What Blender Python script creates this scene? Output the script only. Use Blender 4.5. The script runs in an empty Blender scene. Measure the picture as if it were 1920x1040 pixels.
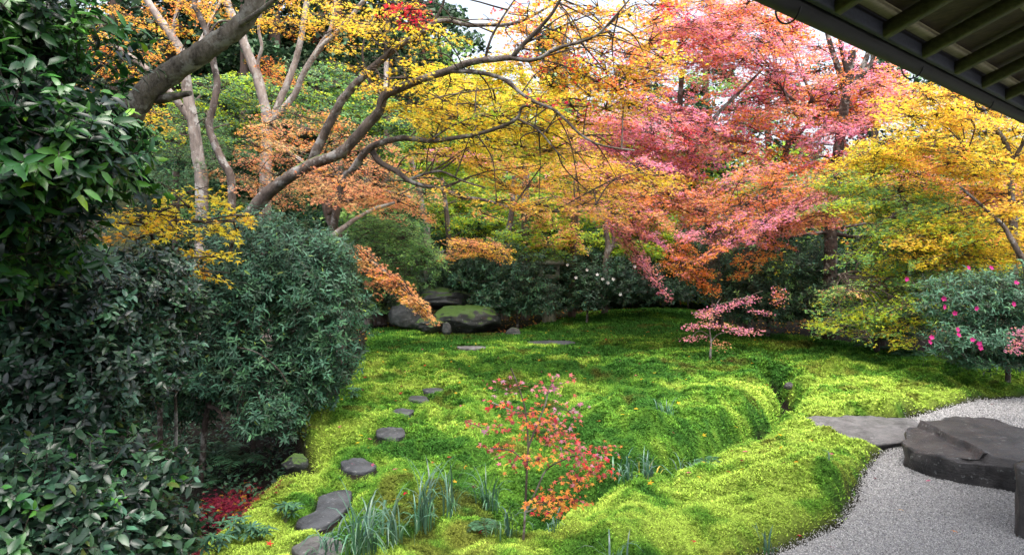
import bpy, math
import numpy as np
from mathutils import Vector

# ------------------------------------------------------------------ camera, world, sun, exposure
scene = bpy.context.scene
COL = scene.collection
ZC, F, HX, HY = 1.8, 1280.0, 960.0, 470.0          # eye height, focal length and horizon in photo pixels
cam_d = bpy.data.cameras.new("camera"); cam = bpy.data.objects.new("camera", cam_d); COL.objects.link(cam)
cam.location = (0, 0, ZC); cam.rotation_euler = (math.radians(90), 0, 0)
cam_d.sensor_width = 36; cam_d.lens = 36 * F / 1920; cam_d.shift_y = -(520 - HY) / 1920
cam_d.clip_start = 0.05; cam_d.clip_end = 2000
scene.camera = cam
SUN_EL, SUN_AZ = math.radians(72), math.radians(165)   # azimuth clockwise from +Y
world = bpy.data.worlds.new("World"); scene.world = world; world.use_nodes = True
wn = world.node_tree; sky = wn.nodes.new("ShaderNodeTexSky"); sky.sky_type = 'NISHITA'; sky.sun_disc = False
sky.sun_elevation = SUN_EL; sky.sun_rotation = SUN_AZ; sky.air_density = 1.0; sky.dust_density = 6.0; sky.ozone_density = 1.0
bg = wn.nodes["Background"]; bg.inputs["Strength"].default_value = 0.15
hs = wn.nodes.new("ShaderNodeHueSaturation"); hs.inputs["Saturation"].default_value = 0.55   # cloud-veiled, paler sky
wn.links.new(sky.outputs[0], hs.inputs["Color"]); wn.links.new(hs.outputs[0], bg.inputs[0])
sun_d = bpy.data.lights.new("sun", 'SUN'); sun = bpy.data.objects.new("sun", sun_d); COL.objects.link(sun)
sun_d.energy = 1.0; sun_d.angle = math.radians(50); sun_d.color = (1.0, 0.96, 0.9)
sd = Vector((math.sin(SUN_AZ) * math.cos(SUN_EL), math.cos(SUN_AZ) * math.cos(SUN_EL), math.sin(SUN_EL)))
sun.rotation_euler = sd.to_track_quat('Z', 'Y').to_euler()
vs = scene.view_settings
vs.view_transform = 'Standard'; vs.look = 'None'; vs.gamma = 1; vs.use_curve_mapping = False; vs.exposure = 1.85
cy = scene.cycles
cy.max_bounces = 6; cy.diffuse_bounces = 3; cy.glossy_bounces = 2; cy.transmission_bounces = 4; cy.transparent_max_bounces = 4
cy.caustics_reflective = False; cy.caustics_refractive = False

rng = np.random.default_rng(11)
U = lambda a, b, n=None: rng.uniform(a, b, n)

# ------------------------------------------------------------------ helpers: coordinates and noise
def P(x, y, Y): return np.array([(x - HX) / F * Y, Y, ZC - (y - HY) / F * Y])
def G(x, y, z=0.0):
    Y = (ZC - z) * F / (y - HY)
    return np.array([(x - HX) / F * Y, Y])
def Gpoly(pts, z=0.0): return np.array([G(a, b, z) for a, b in pts])

_lat = np.random.default_rng(5).uniform(-1, 1, (256, 256))
def noise(x, y):
    xi = np.floor(x).astype(int); yi = np.floor(y).astype(int)
    fx = x - xi; fy = y - yi
    fx = fx * fx * (3 - 2 * fx); fy = fy * fy * (3 - 2 * fy)
    a = _lat[xi & 255, yi & 255]; b = _lat[(xi + 1) & 255, yi & 255]
    c = _lat[xi & 255, (yi + 1) & 255]; d = _lat[(xi + 1) & 255, (yi + 1) & 255]
    return (a * (1 - fx) + b * fx) * (1 - fy) + (c * (1 - fx) + d * fx) * fy
def smooth(a, b, x):
    t = np.clip((x - a) / (b - a), 0, 1); return t * t * (3 - 2 * t)
def segdist(x, y, pts):
    best = np.full(np.shape(x), 1e9)
    for (ax, ay), (bx, by) in zip(pts[:-1], pts[1:]):
        dx, dy = bx - ax, by - ay
        t = np.clip(((x - ax) * dx + (y - ay) * dy) / (dx * dx + dy * dy + 1e-9), 0, 1)
        best = np.minimum(best, np.hypot(x - ax - t * dx, y - ay - t * dy))
    return best
def inside(x, y, poly):
    r = np.zeros(np.shape(x), bool); n = len(poly)
    for i in range(n):
        ax, ay = poly[i]; bx, by = poly[(i + 1) % n]
        c = (ay > y) != (by > y)
        r ^= c & (x < (bx - ax) * (y - ay) / (by - ay + 1e-12) + ax)
    return r
def sdist(x, y, poly):                                # positive inside
    d = segdist(x, y, list(poly) + [poly[0]])
    return np.where(inside(x, y, poly), d, -d)

# ------------------------------------------------------------------ terrain
GRAVEL = np.vstack([Gpoly([(1405, 1040), (1480, 1012), (1570, 972), (1600, 930), (1618, 880), (1640, 850), (1672, 828), (1690, 800),
                           (1700, 778), (1760, 760), (1830, 743), (1920, 738)]), [(9, 8.6), (14, 8.6), (14, -3), (1.2, -3), (1.1, 3.4)]])
HOLLOW = np.vstack([Gpoly([(330, 1040), (385, 985), (430, 955), (520, 900), (585, 868), (590, 845), (560, 815), (590, 770), (640, 735), (670, 690), (690, 640), (690, 612)]),
                    [(-4.5, 19), (-14, 19), (-14, 2.0), (-2.2, 2.0)]])
MOSS = np.vstack([Gpoly([(640, 622), (740, 614), (830, 626), (950, 628), (1000, 612), (1100, 596), (1250, 590), (1320, 602), (1420, 625), (1530, 632),
                         (1620, 642), (1700, 656), (1800, 668), (1920, 690)]), [(12, 9.5), (12, 1.5), (-4, 1.5)]])
SLAB = Gpoly([(1468, 789), (1520, 780), (1620, 777), (1705, 783), (1738, 800), (1700, 826), (1640, 834), (1590, 826), (1535, 806)], 0.01)
FLAT = []
BARE = [SLAB]                                         # outlines of stones set in the moss
GULLY = Gpoly([(1440, 690), (1478, 722), (1462, 765), (1400, 808), (1330, 848), (1230, 880), (1130, 893), (1040, 915), (975, 960)])
GULLY_FAR = Gpoly([(1100, 645), (1200, 651), (1330, 650), (1420, 655), (1520, 645), (1600, 647)])
DITCH = Gpoly([(600, 845), (590, 875), (520, 915), (430, 965), (370, 1005), (330, 1050)])
MOUNDS = [(*G(1180, 800), .16, .8, 1.0), (*G(1350, 770), .15, .7, .6), (*G(1500, 900), .13, .45, .7), (*G(535, 935), .10, .25, .35),
          (*G(1250, 600), .28, 2.2, 1.5), (*G(870, 790), .05, .35, .4), (*G(1650, 700), .08, 1.0, .7), (*G(1290, 1000), .07, .6, .4),
          (*G(590, 800), .10, .2, .3), (*G(1000, 700), .07, 1.1, 1.0), (*G(720, 930), .04, .25, .3)]
def h_raw(x, y):
    near = smooth(16, 9, y)
    z = .05 * noise(x * .6 + 3, y * .6) + near * (.045 * noise(x * 1.7, y * 1.7 + 9) + .13 * np.abs(noise(x * 2.3 + 40, y * 2.0)) + .075 * np.abs(noise(x * 5.3 + 4, y * 4.6 + 8)) + .026 * np.abs(noise(x * 12, y * 12 + 70)) - .055)
    for mx, my, a, sx, sy in MOUNDS:
        z = z + a * np.exp(-((x - mx) / sx) ** 2 - ((y - my) / sy) ** 2)
    z = z - .46 * np.exp(-(segdist(x, y, GULLY) / .18) ** 2) - .12 * np.exp(-(segdist(x, y, GULLY_FAR) / .25) ** 2)
    hol = smooth(-.10, .25, sdist(x, y, HOLLOW)) * smooth(16, 10, y)
    z = z * (1 - .6 * hol) - .30 * hol - .10 * np.exp(-(segdist(x, y, DITCH) / .2) ** 2)
    g = smooth(-.10, .03, sdist(x, y, GRAVEL))
    z = z * (1 - g) - .05 * g + .03 * np.exp(-((sdist(x, y, GRAVEL) + .16) / .12) ** 2)
    sl = smooth(-.12, .02, sdist(x, y, SLAB)); z = z * (1 - sl) - .045 * sl
    for q, zq in FLAT: w = smooth(-.06, .01, sdist(x, y, q)); z = z * (1 - w) + zq * w
    s = .58 + (.04 - .58) * smooth(-9, 3, x)
    hill = s * np.clip(y - 17.5, 0, 34) * smooth(16.5, 22, y)
    return z + hill + .5 * noise(x * .25, y * .25) * smooth(18, 26, y)
def h1(x, y): return float(h_raw(np.array([x]), np.array([y]))[0])
def onground(px, py, it=8):
    z = 0.0
    for _ in range(it):
        X, Y = G(px, py, z); z = h1(X, Y)
    return np.array([X, Y, z])
def mossmask(x, y):
    m = smooth(-.15, .2, sdist(x, y, MOSS)) * smooth(.02, -.10, sdist(x, y, GRAVEL)) * smooth(.05, -.10, sdist(x, y, HOLLOW))
    for q in BARE: m = m * smooth(.0, -.05, sdist(x, y, q))
    return m * smooth(.045, .13, segdist(x, y, GULLY)) * smooth(.0, .15, segdist(x, y, GULLY_FAR))
def mosscolor(x, y):
    n1 = .9 * noise(x * 1.1 + 17, y * .9 + 5) + .8 * noise(x * 2.9, y * 2.3 + 30) + .5 * noise(x * 7.3 + 9, y * 6.3)
    px = HX + F * x / y
    bias = .75 * smooth(1150, 1500, px) * smooth(11, 8, y) + .35 * smooth(5.6, 4.4, y) - .55 * np.exp(-((px - 1130) / 260) ** 2 - ((y - 6.3) / 1.2) ** 2) + .12 * smooth(6.3, 8, y) - .30 * smooth(9, 11, y) - .5 * smooth(11, 14, y) - .8 * np.exp(-(segdist(x, y, GULLY) / .22) ** 2)  # far moss partly darkened for tree shade; gully term paints in channel shade
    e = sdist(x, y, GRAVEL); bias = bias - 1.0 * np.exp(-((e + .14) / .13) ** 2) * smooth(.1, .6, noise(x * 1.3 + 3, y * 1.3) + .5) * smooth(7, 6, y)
    n1 = n1 + .55 * noise(x * 15 + 5, y * 12 + 2)
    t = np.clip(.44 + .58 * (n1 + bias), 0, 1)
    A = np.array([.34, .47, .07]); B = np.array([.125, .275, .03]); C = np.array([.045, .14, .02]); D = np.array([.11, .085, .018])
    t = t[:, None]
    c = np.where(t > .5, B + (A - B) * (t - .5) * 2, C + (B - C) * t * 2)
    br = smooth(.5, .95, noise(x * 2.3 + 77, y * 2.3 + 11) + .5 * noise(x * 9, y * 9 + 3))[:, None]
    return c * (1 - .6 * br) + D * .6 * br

# ------------------------------------------------------------------ outlines of the stepping stones (used by moss and stones)
def ell(cx, cyy, rx, ry, k=14, j=.12): return [(cx + rx * (1 + U(-j, j)) * math.cos(t), cyy + ry * (1 + U(-j, j)) * math.sin(t)) for t in np.linspace(0, 2 * math.pi, k, endpoint=False)]
steps = [(ell(733, 809, 30, 11), .07, "dark rounded stepping stone standing proud, middle of the moss path"),
         (ell(670, 871, 33, 14), .05, "dark slanting stepping stone just behind the largest one"),
         ([(600, 925), (625, 918), (660, 917), (655, 945), (640, 962), (612, 985), (570, 990), (552, 975), (590, 958)], .05, "largest irregular stepping stone with a pink leaf on it"),
         (ell(755, 771, 21, 6), .06, "small dark stepping stone past the rounded proud one"),
         (ell(784, 746, 20, 5), .05, "thin dark stepping stone, second farthest in the near path"),
         (ell(812, 731, 20, 4), .04, "farthest small stepping stone of the near path"),
         (ell(600, 1024, 52, 20), .05, "speckled grey stepping stone at the bottom among the grass blades"),
         (ell(885, 651, 28, 3), .03, "pale grey flat stone lying across the far moss"),
         (ell(1035, 641, 48, 4), .03, "long dark flat stone in the far moss near the rocks")]
for pl_, hh_, lb_ in steps:
    gz_ = onground(*np.mean(np.array(pl_), 0))[2]; BARE.append(Gpoly(pl_, gz_ + hh_ * .6)); FLAT.append((BARE[-1], gz_ - .02))
# ------------------------------------------------------------------ mesh building
class Buf:
    def __init__(s): s.v = []; s.f = {}; s.c = []; s.n = 0; s.groups = []
    def add(s, V, Fc, C):
        V = np.asarray(V, float); Fc = np.asarray(Fc, np.int64)
        C = np.asarray(C, float)
        if C.ndim == 1: C = np.tile(C, (len(V), 1))
        s.v.append(V); s.c.append(C); s.groups.append(Fc + s.n); s.n += len(V)
    def build(s, name, mat, parent=None, origin=(0, 0, 0), smoothed=True):
        V = np.concatenate(s.v) - np.asarray(origin, float); C = np.concatenate(s.c)
        loops = np.concatenate([g.ravel() for g in s.groups]); tot = np.concatenate([np.full(len(g), g.shape[1]) for g in s.groups])
        start = np.concatenate([[0], np.cumsum(tot)[:-1]])
        me = bpy.data.meshes.new(name)
        me.vertices.add(len(V)); me.vertices.foreach_set("co", V.astype(np.float32).ravel())
        me.loops.add(len(loops)); me.loops.foreach_set("vertex_index", loops.astype(np.int32))
        me.polygons.add(len(tot)); me.polygons.foreach_set("loop_start", start.astype(np.int32)); me.polygons.foreach_set("loop_total", tot.astype(np.int32))
        if smoothed: me.polygons.foreach_set("use_smooth", np.ones(len(tot), bool))
        at = me.attributes.new("Col", 'FLOAT_COLOR', 'POINT')
        at.data.foreach_set("color", np.hstack([C, np.ones((len(C), 1))]).astype(np.float32).ravel())
        me.update(calc_edges=True)
        if mat: me.materials.append(mat)
        o = bpy.data.objects.new(name, me); COL.objects.link(o)
        if parent is not None: o.parent = parent
        else: o.location = origin
        return o
def tag(o, label=None, cat=None, group=None, kind=None):
    if label: o["label"] = label
    if cat: o["category"] = cat
    if group: o["group"] = group
    if kind: o["kind"] = kind
    return o
def empty(name, loc, label, cat, group=None):
    o = bpy.data.objects.new(name, None); COL.objects.link(o); o.location = tuple(loc); o.empty_display_size = .2
    return tag(o, label, cat, group)

def nrm(a): return a / (np.linalg.norm(a, axis=-1, keepdims=True) + 1e-12)
def tube(buf, pts, rad, sides=8, col=(.3, .25, .2), sub=5, wob=.06, cap=True):
    pts = np.asarray(pts, float); rad = np.asarray(rad, float)
    n = len(pts)
    if sub > 1 and n > 2:
        ext = np.vstack([2 * pts[0] - pts[1], pts, 2 * pts[-1] - pts[-2]]); out = []; ro = []
        for i in range(n - 1):
            p0, p1, p2, p3 = ext[i:i + 4]
            for k in range(sub):
                t = k / sub
                out.append(.5 * (2 * p1 + (p2 - p0) * t + (2 * p0 - 5 * p1 + 4 * p2 - p3) * t * t + (3 * p1 - p0 - 3 * p2 + p3) * t ** 3))
                ro.append(rad[i] * (1 - t) + rad[i + 1] * t)
        out.append(pts[-1]); ro.append(rad[-1]); pts = np.array(out); rad = np.array(ro)
    n = len(pts); T = nrm(np.gradient(pts, axis=0))
    up = np.array([.3, -1.0, .2]); N = np.zeros_like(pts); N[0] = nrm(np.cross(T[0], up))
    for i in range(1, n): N[i] = nrm(N[i - 1] - T[i] * np.dot(N[i - 1], T[i]))
    B = np.cross(T, N); a = np.linspace(0, 2 * np.pi, sides, endpoint=False)
    rr = rad[:, None] * (1 + wob * rng.standard_normal((n, sides)))
    V = pts[:, None] + rr[..., None] * (np.cos(a)[None, :, None] * N[:, None] + np.sin(a)[None, :, None] * B[:, None])
    i, j = np.meshgrid(np.arange(n - 1), np.arange(sides), indexing='ij'); j2 = (j + 1) % sides
    Fq = np.stack([i * sides + j, i * sides + j2, (i + 1) * sides + j2, (i + 1) * sides + j], -1).reshape(-1, 4)
    buf.add(V.reshape(-1, 3), Fq, col)
    if cap: buf.add(V[-1], np.array([list(range(sides))]), col)
    return pts
def sticks(buf, A, B, ra, rb, col):
    A = np.asarray(A, float); B = np.asarray(B, float); m = len(A)
    if not m: return
    T = nrm(B - A); X = nrm(np.cross(T, np.array([.31, .17, .93]))); Yv = np.cross(T, X)
    ra = np.broadcast_to(np.asarray(ra, float), (m,)); rb = np.broadcast_to(np.asarray(rb, float), (m,))
    a = np.array([0, 2.094, 4.189])
    o = np.cos(a)[None, :, None] * X[:, None] + np.sin(a)[None, :, None] * Yv[:, None]
    V = np.concatenate([A[:, None] + o * ra[:, None, None], B[:, None] + o * rb[:, None, None]], 1)
    t = np.array([[0, 1, 4, 3], [1, 2, 5, 4], [2, 0, 3, 5]])
    buf.add(V.reshape(-1, 3), (np.arange(m)[:, None, None] * 6 + t).reshape(-1, 4), col)

# leaf templates: (side, tip direction, normal)
def _maple5():
    tips = [(-118, .55), (-58, .88), (0, 1.0), (58, .88), (118, .55)]; rim = [(0, -.12, 0)]
    for i, (a, r) in enumerate(tips):
        a0 = math.radians(a); rim.append((r * math.sin(a0), r * math.cos(a0), -.16 * r))
        if i < 4:
            b0 = math.radians((a + tips[i + 1][0]) / 2); rim.append((.30 * math.sin(b0), .30 * math.cos(b0), .02))
    V = [(0, 0, .03)] + rim; n = len(rim)
    return np.array(V) * .62, np.array([(0, 1 + (i + 1) % n, 1 + i) for i in range(n)])
def _maple3():
    V = []; Fq = []
    for a, r in ((-68, .8), (0, 1.0), (68, .8)):
        c, s = math.cos(math.radians(a)), math.sin(math.radians(a)); k = len(V)
        for x, y, z in ((0, -.08, 0), (.17, .36, .03), (0, r, -.15), (-.17, .36, .03)): V.append((x * c + y * s, y * c - x * s, z))
        Fq.append((k, k + 1, k + 2, k + 3))
    return np.array(V) * .62, np.array(Fq)
def _kite(): return np.array([(0, -.5, 0), (.36, .02, .06), (0, .5, -.05), (-.36, .02, .06)]), np.array([(0, 1, 2, 3)])
def _oval(w, curl=.18, fold=.05):
    V = [(0, 0, 0), (-w * .8, .28, fold - curl * .08), (0, .28, -curl * .08), (w * .8, .28, fold - curl * .08),
         (-w * .75, .66, fold - curl * .44), (0, .66, -curl * .44), (w * .75, .66, fold - curl * .44), (0, 1, -curl)]
    T = [(0, 2, 1), (0, 3, 2), (1, 2, 5), (1, 5, 4), (2, 3, 6), (2, 6, 5), (4, 5, 7), (5, 6, 7)]
    return np.array(V), np.array(T)
def _quadleaf(w): return np.array([(0, 0, 0), (w, .5, .05), (0, 1, -.1), (-w, .5, .05)]), np.array([(0, 1, 2, 3)])
T5, T3, T1 = _maple5(), _maple3(), _kite()
TCAMN = _oval(.21, .3)
TCAM, TLANCE, TFAR = _oval(.25), _oval(.15), _quadleaf(.2)
def leaves(buf, C, N, D, S, T, col):
    TV, TF = T; m = len(C)
    if m == 0: return
    N = nrm(N); D = nrm(D - N * np.sum(D * N, 1, keepdims=True)); X = np.cross(D, N)
    M = np.stack([X, D, N], 1)                         # m,3,3
    V = C[:, None] + np.einsum('kj,mji->mki', TV, M) * np.asarray(S)[:, None, None]
    k = len(TV)
    Fc = (np.arange(m)[:, None, None] * k + TF).reshape(-1, TF.shape[1])
    buf.add(V.reshape(-1, 3), Fc, np.repeat(col, k, 0))

# ------------------------------------------------------------------ materials
def mat(name): 
    m = bpy.data.materials.new(name); m.use_nodes = True
    return m, m.node_tree.nodes, m.node_tree.links, m.node_tree.nodes["Principled BSDF"]
def leaf_mat(name, rough, spec, trans, sheen=1.0):
    m, n, l, p = mat(name)
    a = n.new("ShaderNodeAttribute"); a.attribute_name = "Col"
    p.inputs["Roughness"].default_value = rough; p.inputs["Specular IOR Level"].default_value = spec
    l.new(a.outputs["Color"], p.inputs["Base Color"])
    t = n.new("ShaderNodeBsdfTranslucent"); l.new(a.outputs["Color"], t.inputs["Color"])
    mx = n.new("ShaderNodeMixShader"); mx.inputs[0].default_value = trans
    l.new(p.outputs[0], mx.inputs[1]); l.new(t.outputs[0], mx.inputs[2]); l.new(mx.outputs[0], n["Material Output"].inputs[0])
    return m
M_MAPLE = leaf_mat("maple_leaf", .55, .2, .64)
M_GLOSSY = leaf_mat("glossy_leaf", .30, .42, .16)
M_SHRUB = leaf_mat("shrub_leaf", .45, .25, .2)
M_GRASS = leaf_mat("grass_leaf", .35, .5, .25)
M_MOSS = leaf_mat("moss", .8, .1, .3)
M_PETAL = leaf_mat("petal", .6, .2, .3)
def ramp(n, pts):
    r = n.new("ShaderNodeValToRGB"); e = r.color_ramp.elements
    while len(e) < len(pts): e.new(.5)
    for k, (q, c) in enumerate(pts): e[k].position = q; e[k].color = (*c, 1)
    return r
def noisetex(n, l, sc, det=6, rough=.6, stretch=None, obj=True):
    t = n.new("ShaderNodeTexNoise"); t.inputs["Scale"].default_value = sc; t.inputs["Detail"].default_value = det; t.inputs["Roughness"].default_value = rough
    c = n.new("ShaderNodeTexCoord"); mp = n.new("ShaderNodeMapping"); l.new(c.outputs["Object"], mp.inputs[0])
    if stretch: mp.inputs["Scale"].default_value = stretch
    l.new(mp.outputs[0], t.inputs["Vector"]); return t
def bumpy(n, l, p, tex, strength, dist):
    b = n.new("ShaderNodeBump"); b.inputs["Strength"].default_value = strength; b.inputs["Distance"].default_value = dist
    l.new(tex, b.inputs["Height"]); l.new(b.outputs[0], p.inputs["Normal"]); return b
def bark_mat(name, dark, light, lichen=None, mossy=0.0, sc=9, stretch=(1, 1, .35)):
    m, n, l, p = mat(name); p.inputs["Roughness"].default_value = .85; p.inputs["Specular IOR Level"].default_value = .2
    t = noisetex(n, l, sc, 8, .7, stretch); r = ramp(n, [(.32, dark), (.62, light)]); l.new(t.outputs[0], r.inputs[0]); out = r.outputs[0]
    if lichen:
        t2 = noisetex(n, l, 5, 5, .7); r2 = ramp(n, [(.52, (0, 0, 0)), (.60, (1, 1, 1))]); l.new(t2.outputs[0], r2.inputs[0])
        mx = n.new("ShaderNodeMix"); mx.data_type = 'RGBA'; mx.inputs[7].default_value = (*lichen, 1)
        l.new(r2.outputs[0], mx.inputs[0]); l.new(out, mx.inputs[6]); out = mx.outputs[2]
    if mossy:
        g = n.new("ShaderNodeNewGeometry"); sp = n.new("ShaderNodeSeparateXYZ"); l.new(g.outputs["Normal"], sp.inputs[0])
        t3 = noisetex(n, l, 3, 5, .7); ad = n.new("ShaderNodeMath"); ad.operation = 'MULTIPLY'; l.new(sp.outputs[2], ad.inputs[0]); l.new(t3.outputs[0], ad.inputs[1])
        r3 = ramp(n, [(.40 - .2 * mossy, (0, 0, 0)), (.52 - .2 * mossy, (1, 1, 1))]); l.new(ad.outputs[0], r3.inputs[0])
        mx = n.new("ShaderNodeMix"); mx.data_type = 'RGBA'; mx.inputs[7].default_value = (.10, .17, .025, 1)
        l.new(r3.outputs[0], mx.inputs[0]); l.new(out, mx.inputs[6]); out = mx.outputs[2]
    l.new(out, p.inputs["Base Color"]); t9 = noisetex(n, l, sc * 3.5, 8, .75, stretch); md = n.new('ShaderNodeMath'); md.operation = 'MULTIPLY_ADD'; md.inputs[1].default_value = .6; l.new(t9.outputs[0], md.inputs[0]); l.new(t.outputs[0], md.inputs[2]); bumpy(n, l, p, md.outputs[0], 1.0, .035)
    return m
B_GREY = bark_mat("grey_bark", (.13, .105, .09), (.38, .32, .285), (.44, .42, .39), .15)
B_BIG = bark_mat("big_bark", (.045, .038, .03), (.24, .205, .165), (.30, .285, .25), .45, 14, (1, 1, .5))
B_BROWN = bark_mat("brown_bark", (.03, .024, .021), (.145, .112, .095), (.25, .235, .22), .1)
B_DARK = bark_mat("dark_bark", (.018, .014, .012), (.075, .055, .045), (.22, .21, .19), 0, 7, (1, 1, 2.5))
B_CEDAR = bark_mat("cedar_bark", (.05, .036, .03), (.18, .125, .105), None, 0, 12, (2, 2, .15))
B_TWIG = bark_mat("twig_bark", (.03, .022, .018), (.10, .075, .06))
def stone_mat(name, dark, light, moss=0.0, spots=True, rough=.6, sc=6):
    m, n, l, p = mat(name); p.inputs["Roughness"].default_value = rough; p.inputs["Specular IOR Level"].default_value = .45
    t = noisetex(n, l, sc, 10, .65); r = ramp(n, [(.3, dark), (.7, light)]); l.new(t.outputs[0], r.inputs[0]); out = r.outputs[0]
    if spots:
        t2 = noisetex(n, l, 22, 4, .6); r2 = ramp(n, [(.62, (0, 0, 0)), (.68, (1, 1, 1))]); l.new(t2.outputs[0], r2.inputs[0])
        mx = n.new("ShaderNodeMix"); mx.data_type = 'RGBA'; mx.inputs[7].default_value = (.22, .23, .22, 1)
        ml = n.new("ShaderNodeMath"); ml.operation = 'MULTIPLY'; ml.inputs[1].default_value = .6; l.new(r2.outputs[0], ml.inputs[0])
        l.new(ml.outputs[0], mx.inputs[0]); l.new(out, mx.inputs[6]); out = mx.outputs[2]
    if moss:
        t3 = noisetex(n, l, 3.5, 6, .65); g = n.new("ShaderNodeNewGeometry"); sp = n.new("ShaderNodeSeparateXYZ"); l.new(g.outputs["Normal"], sp.inputs[0])
        ad = n.new("ShaderNodeMath"); ad.operation = 'MULTIPLY_ADD'; ad.inputs[1].default_value = .35; l.new(sp.outputs[2], ad.inputs[0]); l.new(t3.outputs[0], ad.inputs[2])
        r3 = ramp(n, [(.80 - .3 * moss, (0, 0, 0)), (.88 - .3 * moss, (1, 1, 1))]); l.new(ad.outputs[0], r3.inputs[0])
        mx = n.new("ShaderNodeMix"); mx.data_type = 'RGBA'; mx.inputs[7].default_value = (.04, .085, .008, 1)
        l.new(r3.outputs[0], mx.inputs[0]); l.new(out, mx.inputs[6]); out = mx.outputs[2]
    l.new(out, p.inputs["Base Color"])
    tb = noisetex(n, l, sc * 4, 10, .75, (1, 1, 2.5)); bumpy(n, l, p, tb.outputs[0], .9, .02)
    return m
S_DARK = stone_mat("dark_stone", (.008, .008, .010), (.065, .058, .055), 0, True, .42, 5)
S_SLAB = stone_mat("slab_stone", (.035, .034, .034), (.16, .155, .155), 0, True, .7, 9)
S_STEP = stone_mat("step_stone", (.016, .018, .022), (.075, .08, .09), 0)
S_GREY = stone_mat("grey_stone", (.15, .15, .15), (.40, .40, .40), 0)
S_MOSSY = stone_mat("mossy_rock", (.006, .007, .007), (.03, .034, .032), .5)
S_ROCK = stone_mat("rock", (.014, .016, .016), (.075, .08, .08), .2)
S_LANT = stone_mat("lantern_stone", (.07, .075, .05), (.20, .20, .15), .55)
def ground_mat():
    m, n, l, p = mat("ground_cover"); p.inputs["Roughness"].default_value = .9; p.inputs["Specular IOR Level"].default_value = .1
    a = n.new("ShaderNodeAttribute"); a.attribute_name = "Col"
    t = noisetex(n, l, 60, 6, .7); r = ramp(n, [(.3, (.45, .45, .45)), (.75, (1.15, 1.15, 1.15))]); l.new(t.outputs[0], r.inputs[0])
    mx = n.new("ShaderNodeMix"); mx.data_type = 'RGBA'; mx.blend_type = 'MULTIPLY'; mx.inputs[0].default_value = 1
    l.new(a.outputs["Color"], mx.inputs[6]); l.new(r.outputs[0], mx.inputs[7]); l.new(mx.outputs[2], p.inputs["Base Color"])
    bumpy(n, l, p, t.outputs[0], .8, .03); return m
M_GROUND = ground_mat()
def gravel_mat():
    m, n, l, p = mat("gravel_bed"); p.inputs["Roughness"].default_value = .85
    v = n.new("ShaderNodeTexVoronoi"); v.inputs["Scale"].default_value = 75; c = n.new("ShaderNodeTexCoord"); l.new(c.outputs["Object"], v.inputs["Vector"])
    r = ramp(n, [(0, (.30, .30, .31)), (.45, (.18, .18, .19)), (.9, (.06, .06, .06))]); l.new(v.outputs["Distance"], r.inputs[0]); l.new(r.outputs[0], p.inputs["Base Color"])
    bumpy(n, l, p, v.outputs["Distance"], -.8, .01); return m
M_GRAVEL = gravel_mat(); M_GRAIN = leaf_mat("gravel_grain", .75, .3, 0.0)
def wood_mat(name, dark, light, axis, rough=.7, sc=6):
    m, n, l, p = mat(name); p.inputs["Roughness"].default_value = rough
    t = noisetex(n, l, sc, 7, .65); mp = t.inputs["Vector"].links[0].from_node
    mp.inputs["Scale"].default_value = axis; r = ramp(n, [(.3, dark), (.7, light)]); l.new(t.outputs[0], r.inputs[0]); l.new(r.outputs[0], p.inputs["Base Color"])
    bumpy(n, l, p, t.outputs[0], .4, .004); return m
W_BOARD = wood_mat("eave_board", (.025, .017, .010), (.11, .075, .045), (.8, 9, 9))
W_RAFTER = wood_mat("eave_rafter", (.05, .045, .028), (.13, .115, .07), (9, .8, 9))
W_BATTEN = wood_mat("eave_batten", (.17, .15, .08), (.30, .27, .15), (.8, 9, 9))
W_GUTTER = wood_mat("gutter_metal", (.005, .005, .005), (.010, .0095, .009), (3, 3, 3), .6)
W_FASCIA = wood_mat("eave_fascia", (.020, .023, .032), (.04, .045, .06), (.8, 9, 9))
W_TILE = wood_mat("roof_cover", (.05, .045, .04), (.09, .08, .07), (3, 3, 3), .9)

# ------------------------------------------------------------------ ground, moss, gravel
def axis(parts): return np.unique(np.concatenate([np.arange(a, b, s) for a, b, s in parts]).round(4))
gx = axis([(-60, -16, 2), (-16, -5, .4), (-5, -2.4, .1), (-2.4, 4.6, .025), (4.6, 9, .08), (9, 16, .5), (16, 61, 2)])
gy = axis([(-6, 2.5, .8), (2.5, 3.6, .1), (3.6, 8.6, .026), (8.6, 12, .06), (12, 18, .15), (18, 30, .5), (30, 75, 2.5)])
XX, YY = np.meshgrid(gx, gy); xf, yf = XX.ravel(), YY.ravel()
zf = h_raw(xf, yf); mm = mossmask(xf, yf)
soil = np.array([.014, .011, .008]); forest = np.array([.022, .026, .010])
fw = smooth(15, 20, yf)[:, None]
base = (soil * (1 - fw) + forest * fw) * (1 + .4 * noise(xf * 3, yf * 3))[:, None]
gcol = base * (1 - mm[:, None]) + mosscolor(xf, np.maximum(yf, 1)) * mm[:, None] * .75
b = Buf(); ny, nx = XX.shape
i, j = np.meshgrid(np.arange(ny - 1), np.arange(nx - 1), indexing='ij')
b.add(np.stack([xf, yf, zf], 1), np.stack([i * nx + j, i * nx + j + 1, (i + 1) * nx + j + 1, (i + 1) * nx + j], -1).reshape(-1, 4), gcol)
tag(b.build("ground", M_GROUND), kind="structure")

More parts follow.
